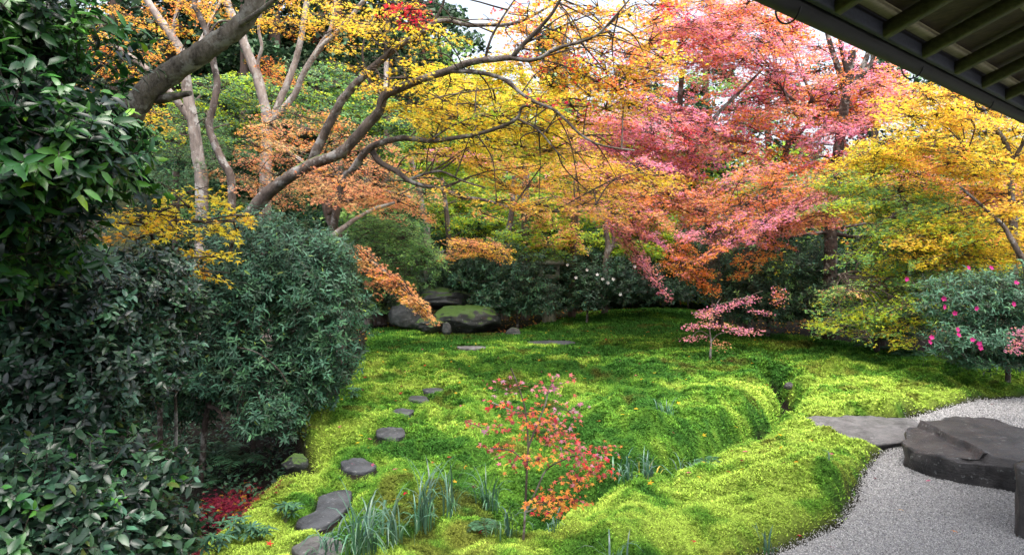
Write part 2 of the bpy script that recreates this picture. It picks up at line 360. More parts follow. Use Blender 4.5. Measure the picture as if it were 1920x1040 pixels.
def scatter(n, ylo, yhi, pxlo=-80, pxhi=2000):        # even in the picture plane's width, log in distance
    y = ylo * (yhi / ylo) ** rng.random(n); px = U(pxlo, pxhi, n)
    return (px - HX) / F * y, y
b = Buf()
x, y = scatter(420000, 3.3, 18.5, 250, 2000)
m = mossmask(x, y); keep = rng.random(len(x)) < m * smooth(-.2, .35, m); x, y = x[keep], y[keep]
n = len(x); z = h_raw(x, y); sc = np.clip(y / 5.2, .75, 3.2)
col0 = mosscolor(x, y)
lumpy = .65 + .5 * (noise(x * 5, y * 5) * .5 + .5) + .35 * (noise(x * 14, y * 14) * .5 + .5)
for kblade in range(3):
    a = U(0, 2 * np.pi, n); ln = U(.009, .024, n) * sc * lumpy; wd = U(.0035, .0075, n) * sc; lean = U(.5, 1.7, n)
    ox, oy = U(-.012, .012, n) * sc, U(-.012, .012, n) * sc
    ca, sa = np.cos(a), np.sin(a)
    bx, by, bz = x + ox, y + oy, z - .004
    V = np.stack([np.stack([bx - sa * wd, by + ca * wd, bz], 1), np.stack([bx + sa * wd, by - ca * wd, bz], 1),
                  np.stack([bx + ca * ln * lean, by + sa * ln * lean, bz + ln * (1.15 - .42 * lean)], 1)], 1)
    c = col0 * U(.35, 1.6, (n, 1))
    b.add(V.reshape(-1, 3), np.arange(n * 3).reshape(-1, 3), np.repeat(c, 3, 0))
x, y = scatter(150000, 3.3, 11, 300, 2000)
pt = noise(x * 1.7 + 31, y * 1.5 + 12) + .6 * noise(x * 5.1, y * 4.4 + 60)
m = mossmask(x, y); keep = (rng.random(len(x)) < m) & (m > .5) & (pt > .12); x, y, pt = x[keep], y[keep], pt[keep]
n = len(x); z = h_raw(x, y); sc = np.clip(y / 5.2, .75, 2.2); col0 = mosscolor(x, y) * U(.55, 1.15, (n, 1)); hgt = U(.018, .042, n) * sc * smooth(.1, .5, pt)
tip = np.stack([x + rng.normal(0, .008, n), y + rng.normal(0, .008, n), z + hgt], 1); a0 = U(0, 6.28, n)
for kb in range(5):                                    # starry upright shoots
    a = a0 + kb * 1.2566; d = np.stack([np.cos(a), np.sin(a), np.full(n, .35)], 1); r_ = U(.006, .011, n) * sc; sd_ = np.stack([-np.sin(a), np.cos(a), np.zeros(n)], 1)
    lo = tip - np.stack([np.zeros(n), np.zeros(n), .3 * hgt * (kb % 2)], 1)
    V = np.stack([lo - sd_ * (r_ * .28)[:, None], lo + sd_ * (r_ * .28)[:, None], lo + d * r_[:, None]], 1)
    b.add(V.reshape(-1, 3), np.arange(n * 3).reshape(-1, 3), np.repeat(col0 * U(.8, 1.5, (n, 1)), 3, 0))
tag(b.build("moss", M_MOSS), "thick bright green moss carpeting the garden", "moss", kind="stuff")
print("moss sprigs", n)

gp = Gpoly([(1300, 1100)], -.05)
b = Buf(); gxs = np.arange(.9, 9, .12); gys = np.arange(2.0, 8.9, .12); A, Bb = np.meshgrid(gxs, gys)
b.add(np.stack([A.ravel(), Bb.ravel(), h_raw(A.ravel(), Bb.ravel()) * 0 - .046], 1)[:, :],
      np.array([[i * len(gxs) + j, i * len(gxs) + j + 1, (i + 1) * len(gxs) + j + 1, (i + 1) * len(gxs) + j] for i in range(len(gys) - 1) for j in range(len(gxs) - 1)
                if inside(np.array([gxs[j] + .06]), np.array([gys[i] + .06]), GRAVEL)[0]]), (.3, .3, .3))
tag(b.build("gravel_bed", M_GRAVEL), kind="structure")
b = Buf(); x, y = scatter(210000, 3.3, 8.8, 1330, 2000)
s_ = sdist(x, y, GRAVEL); keep = (s_ > -.05) & (rng.random(len(x)) < smooth(-.03, .03, s_)); x, y = x[keep], y[keep]; n = len(x)
z = np.maximum(h_raw(x, y), -.046); r = U(.0026, .0062, n) * np.clip(y / 5, .8, 1.6)
oct_ = np.array([(1, 0, 0), (0, 1, 0), (-1, 0, 0), (0, -1, 0), (0, 0, .8), (0, 0, -.8)], float)
octf = np.array([(0, 1, 4), (1, 2, 4), (2, 3, 4), (3, 0, 4), (1, 0, 5), (2, 1, 5), (3, 2, 5), (0, 3, 5)])
ang = U(0, 6.28, n); J = oct_[None] * U(.6, 1.3, (n, 6, 1)); ca, sa = np.cos(ang), np.sin(ang)
V = np.stack([J[..., 0] * ca[:, None] - J[..., 1] * sa[:, None], J[..., 0] * sa[:, None] + J[..., 1] * ca[:, None], J[..., 2]], -1) * r[:, None, None]
V += np.stack([x, y, z + r * U(.1, .8, n)], 1)[:, None]
g_ = np.clip(rng.normal(.31, .10, n), .04, .7); gc = np.stack([g_ * 1.02, g_, g_ * .97], 1)
b.add(V.reshape(-1, 3), (np.arange(n)[:, None, None] * 6 + octf).reshape(-1, 3), np.repeat(gc, 6, 0))
tag(b.build("gravel", M_GRAIN, smoothed=False), "pale grey gravel spread beside the moss", "gravel", kind="stuff")
print("gravel", n)

# ------------------------------------------------------------------ eaves
e_ = np.array([.756, .654, 0]); n_ = np.array([.654, -.756, 0]); G0 = np.array([.935, 2.72, ZC + 1.0])
PITCH = math.tan(math.radians(21.5))
def E(a, bq, dz=0): return G0 + e_ * a + n_ * bq + np.array([0, 0, bq * PITCH + dz])   # along eave, inward up the slope
def slopebox(buf, a0, a1, b0, b1, z0, z1):
    V = [E(a, bq, z) for z in (z0, z1) for a, bq in ((a0, b0), (a1, b0), (a1, b1), (a0, b1))]
    buf.add(np.array(V), np.array([(0, 3, 2, 1), (4, 5, 6, 7), (0, 1, 5, 4), (1, 2, 6, 5), (2, 3, 7, 6), (3, 0, 4, 7)]), (.1, .1, .1))
eave = empty("roof_eave", E(2, .3), "dark wooden eave with gutter jutting over the gravel", "roof eave")
org = E(2, .3)
A0, A1 = -3.5, 7.0
def rot_obj(o):                                         # meshes stay in world axes, origin at the eave
    return o
b = Buf(); th = np.linspace(math.pi, 2 * math.pi, 9)
ring_o = [(.057 * math.cos(t), .057 * math.sin(t)) for t in th]; ring_i = [(.050 * math.cos(t), .050 * math.sin(t)) for t in th[::-1]]
prof = ring_o + ring_i; V = []
for a in (A0, A1):
    for u, w in prof: V.append(G0 + e_ * a + n_ * (u + .03) + np.array([0, 0, w + .055]))
k = len(prof); b.add(np.array(V), np.array([(q, (q + 1) % k, k + (q + 1) % k, k + q) for q in range(k)]), (.05, .05, .05))
gut = b.build("gutter", W_GUTTER, eave, org)
for a in (.30, 1.72, 3.05, 4.35):
    b = Buf(); t = np.linspace(math.pi * .98, math.pi * 2.02, 12); R = .056
    tube(b, [G0 + e_ * a + n_ * (.03 + R * math.cos(q) - .012) + np.array([0, 0, .035 + R * math.sin(q) * 1.25]) for q in t], [.0045] * 12, 6, (.05, .05, .05), 1, 0)
    o = b.build("gutter_hook", W_GUTTER, gut, org)
b = Buf(); slopebox(b, A0, A1, .098, .124, .000, .100); b.build("fascia", W_FASCIA, eave, org)
b = Buf(); slopebox(b, A0, A1, .125, 3.2, .072, .098)
b.build("board", W_BOARD, eave, org)
b = Buf(); slopebox(b, A0 - .2, A1 + .2, .02, 3.4, .101, .25); b.build("roof_cover", W_TILE, eave, org)
for bq in (.150, .50, .85, 1.20, 1.55, 1.90):
    b = Buf(); slopebox(b, A0, A1, bq, bq + .045, .048, .0705); b.build("batten", W_BATTEN, eave, org)
for kq in range(-6, 13):
    b = Buf(); a = .50 + .52 * kq
    slopebox(b, a, a + .055, .1255, 3.2, -.020, .0465); b.build("rafter", W_RAFTER, eave, org)

# ------------------------------------------------------------------ stones
def ringstone(name, px, z, hgt, m, label, cat, group=None, rough=.02, dome=.02, under=.96, tilt=0, ridge=None):
    poly = px if isinstance(px, np.ndarray) else Gpoly(px, z + hgt)
    c = poly.mean(0); K = 72 if ridge is None else 140
    d = np.concatenate([[0], np.cumsum(np.linalg.norm(np.roll(poly, -1, 0) - poly, axis=1))])
    cl = np.vstack([poly, poly[:1]]); t = np.linspace(0, d[-1], K, endpoint=False)
    rim = np.stack([np.interp(t, d, cl[:, 0]), np.interp(t, d, cl[:, 1])], 1)
    for _ in range(2 if ridge is None else 1): rim = .25 * np.roll(rim, 1, 0) + .5 * rim + .25 * np.roll(rim, -1, 0)
    size = np.linalg.norm(rim - c, axis=1).mean(); seed = rng.uniform(0, 90)
    tops = [(.92, hgt), (.75, hgt + dome * .4), (.5, hgt + dome * .7), (.25, hgt + dome), (.02, hgt + dome)] if ridge is None else [(q_, hgt + dome * (1 - q_)) for q_ in np.linspace(.96, .02, 40)]
    prof = [(under * .96, -.10), (under, 0), (under + .02, hgt * .45), (1.0, hgt * (.8 if ridge is None else .92)), (.97 if ridge is None else .985, hgt * .975)] + tops
    V = []
    for s, zz in prof:
        q = c + (rim - c) * s
        nn = noise(q[:, 0] * 7 + seed, q[:, 1] * 7 + zz * 40) + .5 * noise(q[:, 0] * 19, q[:, 1] * 19 + zz * 60 + seed)
        if ridge is not None: nn = nn + 1.3 * noise(q[:, 0] * 3 + 5, q[:, 1] * 3 + zz * 9) + .5 * noise(q[:, 0] * 14, q[:, 1] * 14 + zz * 30)
        out = (rim - c) / size * (rough * nn * (1 if s > .9 else .2))[:, None]
        if ridge is not None and s <= 1.0:
            (ax, ay), (bx, by) = ridge; L_ = math.hypot(bx - ax, by - ay); dl = -((q[:, 0] - ax) * (by - ay) - (q[:, 1] - ay) * (bx - ax)) / L_ + .018 * noise(q[:, 0] * 9, q[:, 1] * 9)
            zz = zz + .045 * smooth(-.012, .012, dl) + .02 * np.exp(-((dl - .015) / .02) ** 2) - .02 * smooth(.0, -.45, dl) if s < .98 else zz - .02 * smooth(.0, -.4, dl)
        zc_ = z + zz + (rough * (.35 if ridge is None else .08) * nn if s < .95 else rough * .5 * nn) + tilt * (q[:, 0] - c[0])
        V.append(np.column_stack([q + out, zc_]))
    n = len(prof); V = np.array(V).reshape(-1, 3)
    i, j = np.meshgrid(np.arange(n - 1), np.arange(K), indexing='ij'); j2 = (j + 1) % K
    b = Buf(); b.add(V, np.stack([i * K + j, i * K + j2, (i + 1) * K + j2, (i + 1) * K + j], -1).reshape(-1, 4), (.1, .1, .1))
    b.add(V[-K:], np.array([list(range(K))]), (.1, .1, .1))
    return tag(b.build(name, m, None, (c[0], c[1], z)), label, cat, group)
ringstone("stepping_block", [(1692, 828), (1703, 806), (1735, 793), (1790, 787), (1850, 795), (1935, 812), (2010, 832), (1990, 868), (1930, 880), (1880, 871), (1800, 862), (1745, 848), (1710, 838)],
          -.05, .205, S_DARK, "big dark flat topped stone block on the gravel under the eave", "stone", None, .03, .012, .95, 0, (G(1735, 797, .2), G(1885, 872, .2)))
ringstone("foundation_stone", np.array([(3.25, 4.40), (3.42, 4.62), (3.75, 4.75), (4.1, 4.6), (4.05, 4.25), (3.6, 4.15)]), -.05, .45, S_DARK, "upright dark stone cut off by the right edge of the gravel", "stone", None, .02, .02, 1.0)
ringstone("paving_slab", [(1468, 789), (1520, 780), (1620, 777), (1705, 783), (1738, 800), (1700, 826), (1640, 834), (1590, 826), (1535, 806)],
          -.05, .06, S_SLAB, "flat rough grey slab between bright moss and gravel", "stone", None, .02, .006)
SS = "stepping stones in the moss"
STEPC = []
for k, (pl, hh, lb) in enumerate(steps):
    c = np.mean(np.array(pl), 0); g = onground(*c); STEPC.append((g, pl))
    ringstone("stepping_stone", Gpoly(pl, g[2] + hh * .6), g[2] - .02, hh * .45 + .028, S_SLAB if k in (7,) else (S_SLAB if k == 6 else S_STEP), lb, "stepping stone", SS, .012, .008, .98)
def rock(name, cx, cyb, Y, w, hh, m, label, cat="rock", group=None, seed=0, dep=.8, lean=0):
    import bmesh
    bm = bmesh.new(); bmesh.ops.create_icosphere(bm, subdivisions=5, radius=1)
    V = np.array([v.co for v in bm.verts]); Fc = np.array([[v.index for v in f.verts] for f in bm.faces]); bm.free()
    r2 = np.random.default_rng(seed)
    for _ in range(14):
        d = nrm(r2.standard_normal(3)); off = r2.uniform(.62, .95); q = V @ d; V = V - np.outer(np.maximum(q - off, 0) * .85, d)
    V *= 1 + .05 * noise(V[:, 0] * 4 + seed, V[:, 1] * 4 + V[:, 2] * 5)[:, None] + .03 * noise(V[:, 0] * 11 + seed, V[:, 2] * 11)[:, None]
    W = w / F * Y / 2; H = hh / F * Y
    c = np.array([(cx - HX) / F * Y, Y, ZC - (cyb - HY) / F * Y])
    V = V * np.array([W * 1.1, W * dep, H * .62]) + np.array([0, 0, H * .40]); V[:, 0] += lean * V[:, 2]
    b = Buf(); b.add(V + c, Fc, (.1, .1, .1)); return tag(b.build(name, m, None, tuple(c)), label, cat, group)
RG = "rocks at the far edge of the moss"
rock("rock", 765, 612, 15.6, 66, 50, S_ROCK, "grey rock left of the big mossy boulder, under salmon leaves", "rock", RG, 3)
rock("rock", 876, 628, 15.0, 116, 62, S_MOSSY, "big dark boulder patched with green moss", "rock", RG, 8)
rock("rock", 806, 619, 14.6, 52, 24, S_MOSSY, "low mossy rock at the foot of the big boulder", "rock", RG, 12)
rock("rock", 838, 624, 14.4, 18, 20, S_ROCK, "small upright pointed stone in front of the boulder", "rock", RG, 15)
rock("rock", 962, 631, 14.5, 26, 17, S_ROCK, "small pale grey stone right of the boulder", "rock", RG, 21)
rock("rock", 830, 572, 16.5, 130, 34, S_ROCK, "flat layered rock ledge behind the big boulder", "rock", RG, 26)
rock("rock", 1038, 684, 11, 14, 10, S_GREY, "tiny pale stone poking out of the mid lawn moss", "rock", None, 31)
rock("rock", 1478, 728, 8.7, 18, 12, S_DARK, "little dark stone in the mossy gully", "rock", None, 33)
rock("rock", 552, 884, 5.75, 46, 36, S_MOSSY, "mossy stone on the ditch bank below the round shrub", "rock", None, 35)

# ------------------------------------------------------------------ stone lantern
LY = 16.9; lc = P(1030, 470, LY); lx = lc[0]; lz = lambda py: ZC - (py - HY) / F * LY; pxm = LY / F
lant = empty("stone_lantern", (lx, LY, h1(lx, LY)), "mossy stone lantern half hidden behind dark shrubs", "stone lantern")
lorg = (lx, LY, h1(lx, LY))
def lathe(buf, prof, sides, rot=0, wob=0.0):
    V = []; a = np.linspace(0, 2 * np.pi, sides, endpoint=False) + rot
    for r, z in prof: V.append(np.stack([lx + r * np.cos(a), LY + r * np.sin(a), np.full(sides, z)], 1))
    n = len(prof); V = np.array(V).reshape(-1, 3); i, j = np.meshgrid(np.arange(n - 1), np.arange(sides), indexing='ij'); j2 = (j + 1) % sides
    buf.add(V, np.stack([i * sides + j, i * sides + j2, (i + 1) * sides + j2, (i + 1) * sides + j], -1).reshape(-1, 4), (.1, .1, .1))
    buf.add(V[-sides:], np.array([list(range(sides))]), (.1, .1, .1)); buf.add(V[:sides], np.array([list(range(sides))[::-1]]), (.1, .1, .1))
b = Buf(); lathe(b, [(.13, lz(476)), (.17, lz(472)), (.10, lz(468)), (.15, lz(463)), (.12, lz(458)), (.02, lz(451))], 16); b.build("finial", S_LANT, lant, lorg)
b = Buf(); lathe(b, [(.28, lz(497)), (.40, lz(496.5)), (.42, lz(492)), (.34, lz(485)), (.22, lz(478)), (.12, lz(475.5))], 6, .5); b.build("roof", S_LANT, lant, lorg)
b = Buf()
for dx in (-1, 1):
    for dy in (-1, 1):
        x0, y0 = lx + dx * .19, LY + dy * .19
        tube(b, [(x0, y0, lz(518)), (x0, y0, lz(497))], [.06, .06], 4, sub=1, wob=0)
for za, zb in ((lz(518), lz(513.5)), (lz(500.5), lz(497.2))):
    for dx, dy, ax_, ay_ in ((0, -.2, .2, .05), (0, .2, .2, .05), (-.2, 0, .05, .13), (.2, 0, .05, .13)):
        V = [(lx + dx + sx * ax_, LY + dy + sy * ay_, q) for q in (za, zb) for sx, sy in ((-1, -1), (1, -1), (1, 1), (-1, 1))]
        b.add(np.array(V), np.array([(0, 3, 2, 1), (4, 5, 6, 7), (0, 1, 5, 4), (1, 2, 6, 5), (2, 3, 7, 6), (3, 0, 4, 7)]), (.1, .1, .1))
b.build("light_box", S_LANT, lant, lorg)
b = Buf(); lathe(b, [(.20, lz(526)), (.36, lz(522)), (.36, lz(518.2))], 6, .5); b.build("platform", S_LANT, lant, lorg)
b = Buf(); lathe(b, [(.20, h1(lx, LY) - .1), (.15, h1(lx, LY) + .3), (.15, lz(526.3))], 14); b.build("post", S_LANT, lant, lorg)

# ------------------------------------------------------------------ foliage palettes (real leaf colours)
PAL = {
 'Y':  [(.84, .64, .05), (.84, .58, .04), (.80, .66, .08)],
 'YO': [(.84, .50, .06), (.82, .42, .07), (.84, .56, .08)],
 'O':  [(.84, .32, .08), (.82, .25, .08), (.84, .40, .08)],
 'S':  [(.74, .34, .18), (.76, .42, .18), (.68, .28, .15), (.72, .46, .20)],
 'P':  [(.84, .31, .44), (.80, .30, .50), (.86, .34, .38), (.86, .38, .28)],
 'R':  [(.70, .04, .05), (.72, .10, .06), (.60, .03, .09)],
 'G':  [(.20, .40, .13), (.28, .46, .13), (.15, .31, .10)],
 'B':  [(.14, .25, .13), (.20, .31, .16), (.07, .15, .07)],
 'YG': [(.44, .56, .05), (.32, .48, .04), (.58, .60, .05)],
 'E':  [(.022, .055, .026), (.015, .04, .018), (.032, .075, .03)],
 'V':  [(.020, .085, .018), (.035, .13, .022), (.012, .05, .014), (.05, .15, .02)],
 'C':  [(.009, .025, .015), (.015, .038, .019), (.007, .018, .011)],
}
PAL['A'] = [(.045, .12, .07), (.06, .145, .085), (.03, .085, .045), (.06, .15, .065)]
def palcol(pal, n):
    k = [s for s in pal]; 
    names = []; w = []
    for it in pal: names.append(it[0]); w.append(it[1])
    w = np.array(w) / sum(w); idx = rng.choice(len(names), n, p=w)
    out = np.zeros((n, 3))
    for q, nm in enumerate(names):
        s = idx == q; arr = np.array(PAL[nm]); out[s] = arr[rng.integers(0, len(arr), s.sum())]
    return out
def polysample(poly, n):
    poly = np.array(poly, float); lo, hi = poly.min(0), poly.max(0); pts = []
    while len(pts) < n:
        c = lo + (hi - lo) * rng.random((30, 2)); c = c[inside(c[:, 0], c[:, 1], poly)]
        if not len(c): continue
        if pts:
            d = np.min(np.linalg.norm((c[:, None] - np.array(pts)[None]) * np.array([1, 1.8]), axis=2), 1); pts.append(c[np.argmax(d)])
        else: pts.append(c[0])
    return pts
NLEAF = 0
def add_pad(lb, tb, skel, cx, cyy, rx, ry, Y, pal, tilt=0, dens=1.0, leaf=.062, sprayL=None, connect=True, deep=None, stick=True):
    global NLEAF
    c = P(cx, cyy, Y); k = Y / F; Rx, Rz = rx * k, ry * k; Ry = deep if deep else min(max(Rx * .8, Rz), 1.3)
    lp = leaf / k; nl = int(dens * 3.0 * math.pi * rx * ry / (.30 * lp * lp)); per = 26
    ns = max(3, nl // per)
    q = rng.standard_normal((ns, 3)); q = nrm(q) * (rng.random((ns, 1)) ** .45)
    off = q * np.array([Rx, Ry, Rz]); tl = math.tan(math.radians(tilt))
    off[:, 2] -= tl * off[:, 0] + .10 * (off[:, 0] ** 2) / max(Rx, .1)
    base = c + off
    az = np.arctan2(off[:, 1], off[:, 0]) + rng.normal(0, .8, ns)
    L = (sprayL if sprayL else .42) * U(.6, 1.3, ns)
    ax = np.stack([np.cos(az), np.sin(az), -.12 - tl * np.cos(az) + rng.normal(0, .12, ns)], 1); ax = nrm(ax)
    side = nrm(np.cross(ax, np.tile([0, 0, 1.], (ns, 1))) + rng.normal(0, .12, (ns, 3)))
    up = nrm(np.cross(side, ax)); up *= np.sign(up[:, 2:3])
    st = base - ax * L[:, None] * .5
    sid = np.repeat(np.arange(ns), per); m = len(sid)
    s = rng.random(m) ** .8; t = U(-1, 1, m) * (.40 * (1 - .75 * s) + .04) 
    C = st[sid] + ax[sid] * (s * L[sid])[:, None] + side[sid] * (t * L[sid])[:, None] + up[sid] * (rng.normal(0, .022, m) - .10 * s * s * L[sid])[:, None]
    N = up[sid] + rng.normal(0, .42, (m, 3)); D = ax[sid] * .8 + side[sid] * np.sign(t)[:, None] * .7 + rng.normal(0, .35, (m, 3)) - np.array([0, 0, .25])
    pc = palcol(pal, max(2, ns // 6)); sc_ = pc[rng.integers(0, len(pc), ns)]; own = palcol(pal, m)
    mixw = (rng.random(m) < .42)[:, None]
    col = np.where(mixw, own, sc_[sid]) * U(.72, 1.22, (m, 1)) * (1 + rng.normal(0, .06, (m, 3)))
    S = leaf * U(.7, 1.2, m)
    T = T5 if Y < 9.3 else (T3 if Y < 13.5 else T1)
    if T is T1: S = S * 1.0
    leaves(lb, C, N, D, S, T, np.clip(col, .004, .9)); NLEAF += m
    if stick:
        sticks(tb, st - ax * .12, st + ax * L[:, None] * .9, .0035 * (1 + Y / 20), .0015, (.06, .045, .04))
        if skel is not None and connect and len(skel):
            sk = np.array(skel); d = np.linalg.norm(sk - c, axis=1); w = rng.choice(np.argsort(d)[:max(1, len(d) // 8)])
            if d[w] < 2.6:
                mid = .5 * (sk[w] + c) + np.array([rng.normal(0, .1), rng.normal(0, .1), .12 * d[w]])
                tube(tb, [sk[w], mid, c], [.007 + .0035 * d[w], .008, .004], 5, (.08, .06, .05), 4, .05)
            # ribs of the pad: from its middle out to some sprays
            pick = rng.choice(ns, min(ns, 9), replace=False)
            sticks(tb, np.tile(c, (len(pick), 1)), st[pick], .007 * (1 + Y / 14), .003, (.07, .05, .045))

def limb(tb, pts, w0, w1, Y0, Y1, foot=None, sides=9, wob=.05):
    n = len(pts); Ys = np.linspace(Y0, Y1, n); W = [P(a, c, yy) for (a, c), yy in zip(pts, Ys)]
    rad = [max(.004, (w0 + (w1 - w0) * k / max(1, n - 1)) / 2 / F * yy) for k, yy in enumerate(Ys)]
    if foot is not None:
        fx = (foot - HX) / F * Y0; f = np.array([fx, Y0, h1(fx, Y0) - .1])
        mid = .55 * W[0] + .45 * f
        W = [f, f + (mid - f) * .12] + [mid] + W; rad = [rad[0] * 1.4, rad[0] * 1.12, rad[0] * 1.05] + rad
    return tube(tb, W, rad, sides, (.3, .25, .2), 5, wob)
TREEN = []
def tree(name, label, limbs, pads, zones=(), bark=B_GREY, cat="tree", group=None, leaf=.062, leafmat=None, sprayL=None, cloud=()):
    tb, lb = Buf(), Buf(); wb = Buf(); skel = []
    for L in limbs:
        pts, w0, w1, Y0, Y1 = L[:5]; foot = L[5] if len(L) > 5 else None
        s = limb(tb, pts, w0, w1, Y0, Y1, foot); skel += list(s)
    root = np.array(skel[0]); skel = [s for s in skel if s[2] > .8]
    for z in zones:
        poly, n, Y, pal, rx, ry = z[:6]; tilt = z[6] if len(z) > 6 else 0; dens = z[7] if len(z) > 7 else 1.0
        for (cx, cyy) in polysample(poly, n):
            f = U(.7, 1.3); add_pad(lb, wb, skel, cx, cyy, rx * f, ry * U(.75, 1.25), U(*Y), pal, tilt + rng.normal(0, 6), dens, leaf, sprayL)
    for p in pads:
        add_pad(lb, wb, skel, *p[:6], *(p[6:8] if len(p) > 7 else (p[6:7])), leaf=leaf, sprayL=sprayL)
    for c, r, nl, lf, pl in cloud:                     # unseen crown foliage added overhead to shade the left shrubs
        q = rng.standard_normal((nl, 3)); q = nrm(q) * (rng.random((nl, 1)) ** .6); C = np.array(c) + q * np.array(r)
        leaves(lb, C, rng.normal(0, .45, (nl, 3)) + [0, 0, 1], rng.normal(0, 1, (nl, 3)), lf * U(.7, 1.2, nl), T1, palcol(pl, nl) * U(.7, 1.3, (nl, 1)))
    root[2] = max(root[2], h1(root[0], root[1]) - .1)
    t = empty(name, root, label, cat, group)
    tb.build("trunk", bark, t, root)
    if lb.n: lb.build("crown", leafmat or M_MAPLE, t, root)
    if wb.n: wb.build("twigs", B_TWIG, t, root)
    return t
TL = "maples and woodland trees around the garden"

# --- near left: leaning trunk and yellow spray
tree("leaning_tree", "thick leaning grey trunk bending up out of the dark camellia", [
    ([(170, 420), (200, 300), (230, 232), (259, 194), (286, 162), (323, 135), (364, 108), (404, 81), (441, 55), (468, 26), (480, -10), (488, -70)], 54, 29, 5.6, 5.3, 120),
    ([(296, 186), (325, 181), (357, 175)], 22, 9, 5.55, 5.35),
    ([(452, 45), (500, 12), (560, -40)], 12, 7, 5.3, 5.0), ([(488, -70), (470, -200), (420, -330)], 32, 14, 5.3, 5.0)], [], bark=B_BIG, group=TL,
    cloud=[((-3.2, 4.6, 5.6), (2.2, 2.0, .9), 3600, .16, [('E', .8), ('G', .2)]), ((-3.4, 2.6, 4.6), (1.8, 1.2, .7), 1800, .16, [('E', .8), ('G', .2)])])  # extra canopy out of view, added to shade the shrubs below
tree("maple_tree", "low maple with bright yellow star leaves beside the dark camellia", [
    ([(300, 520), (290, 460), (270, 420), (230, 405)], 9, 3, 5.8, 5.2, 300), ([(290, 460), (330, 425), (400, 410), (450, 402)], 6, 2, 5.7, 5.4), ([(295, 490), (330, 490), (370, 505)], 5, 2, 5.7, 5.2), ([(432, 470), (440, 440), (448, 425)], 8, 4, 5.9, 5.8)],
    [(210, 418, 55, 14, 5.2, [('Y', .85), ('YO', .15)], 4, .8), (280, 400, 70, 20, 5.4, [('Y', .9), ('YO', .1)], 5, .8), (350, 385, 70, 18, 5.5, [('Y', .9), ('YO', .1)], 5, .8),
     (400, 420, 60, 18, 5.5, [('Y', .8), ('YO', .2)], 6, .8), (330, 430, 70, 14, 5.3, [('Y', .8), ('YO', .2)], 8, .8), (320, 497, 60, 10, 5.2, [('Y', .7), ('YO', .3)], 14, .8),
     (370, 510, 35, 8, 5.2, [('YO', .6), ('Y', .4)], 14, .6), (250, 450, 60, 10, 5.3, [('YO', .6), ('Y', .3)], 6, .4), (400, 480, 50, 9, 5.3, [('Y', .8), ('YO', .2)], 4, .5),
     (450, 405, 40, 10, 5.7, [('Y', .5), ('YO', .5)], 0, .5), (350, 360, 60, 14, 5.9, [('Y', .9), ('YO', .1)], 4, .6)], bark=B_DARK, group=TL, leaf=.068)

# --- left background stems
tree("maple_tree", "forked grey maple right behind the leaning trunk with amber leaves", [
    ([(378, 343), (371, 293), (364, 242), (354, 189), (347, 135), (340, 98), (316, 60), (293, 27), (268, -10)], 24, 12, 12, 12, 380),
    ([(362, 232), (345, 208), (330, 188), (300, 150), (286, 138), (250, 110), (215, 85), (187, 47), (175, 10)], 14, 8, 12, 11.5),
    ([(340, 98), (325, 70), (330, 30), (340, -10)], 9, 6, 12, 12), ([(347, 130), (380, 70), (400, 30), (420, -10)], 8, 5, 12, 12.5)],
    [], [([(150, 90), (200, 20), (300, -5), (440, -5), (420, 30), (330, 60), (290, 120), (200, 190), (140, 180)], 17, (10.8, 12.5), [('YO', .6), ('O', .4), ('Y', .1)], 50, 13, 16, .42),
         ([(240, 190), (300, 180), (330, 240), (280, 250)], 4, (11, 12), [('YO', .6), ('Y', .4)], 40, 12, 12, .5)], B_GREY, group=TL)
tree("maple_tree", "thin crooked dark grey maple between two paler ones on the left", [
    ([(434, 347), (417, 303), (401, 266), (392, 236), (401, 195), (407, 155), (400, 118), (390, 67), (374, 30), (365, 8), (367, -20)], 15, 10, 11, 11, 436),
    ([(390, 67), (410, 42), (440, 40), (480, 38)], 5, 3, 11, 11)],
    [(350, 20, 50, 16, 11.3, [('O', .5), ('YO', .5)], 12, .5)], [([(300, 240), (420, 220), (460, 290), (330, 320)], 7, (12, 13.5), [('B', .7), ('G', .3)], 60, 18, 8, .8)], B_BROWN, group=TL)
tree("maple_tree", "tall maple with three pale spreading stems, upper left of the garden", [
    ([(497, 345), (499, 280), (500, 218), (481, 141), (464, 98), (448, 54), (431, 20), (420, -15)], 22, 13, 13, 13, 497),
    ([(503, 240), (512, 222), (525, 188), (542, 148), (555, 111), (566, 64), (578, -15)], 15, 10, 13, 13.2),
    ([(510, 228), (552, 178), (569, 138), (603, 88), (626, 67), (660, 30), (690, -10)], 12, 8, 13, 12.5),
    ([(572, 130), (600, 85), (618, 60), (626, 27), (632, -15)], 9, 6, 12.9, 12.9),
    ([(483, 140), (484, 115), (491, 88), (485, 57), (489, 25), (500, -10)], 7, 5, 13, 12.7)],
    [(505, 125, 38, 14, 13.2, [('O', .8), ('YO', .2)], 18, .8), (530, 150, 40, 12, 13.4, [('O', .7), ('S', .3)], 18, .7)],
    [([(480, 5), (640, -5), (700, 40), (640, 70), (520, 50)], 12, (11.8, 13), [('YO', .7), ('Y', .3), ('O', .2)], 50, 13, 10, .4)], B_GREY, group=TL)
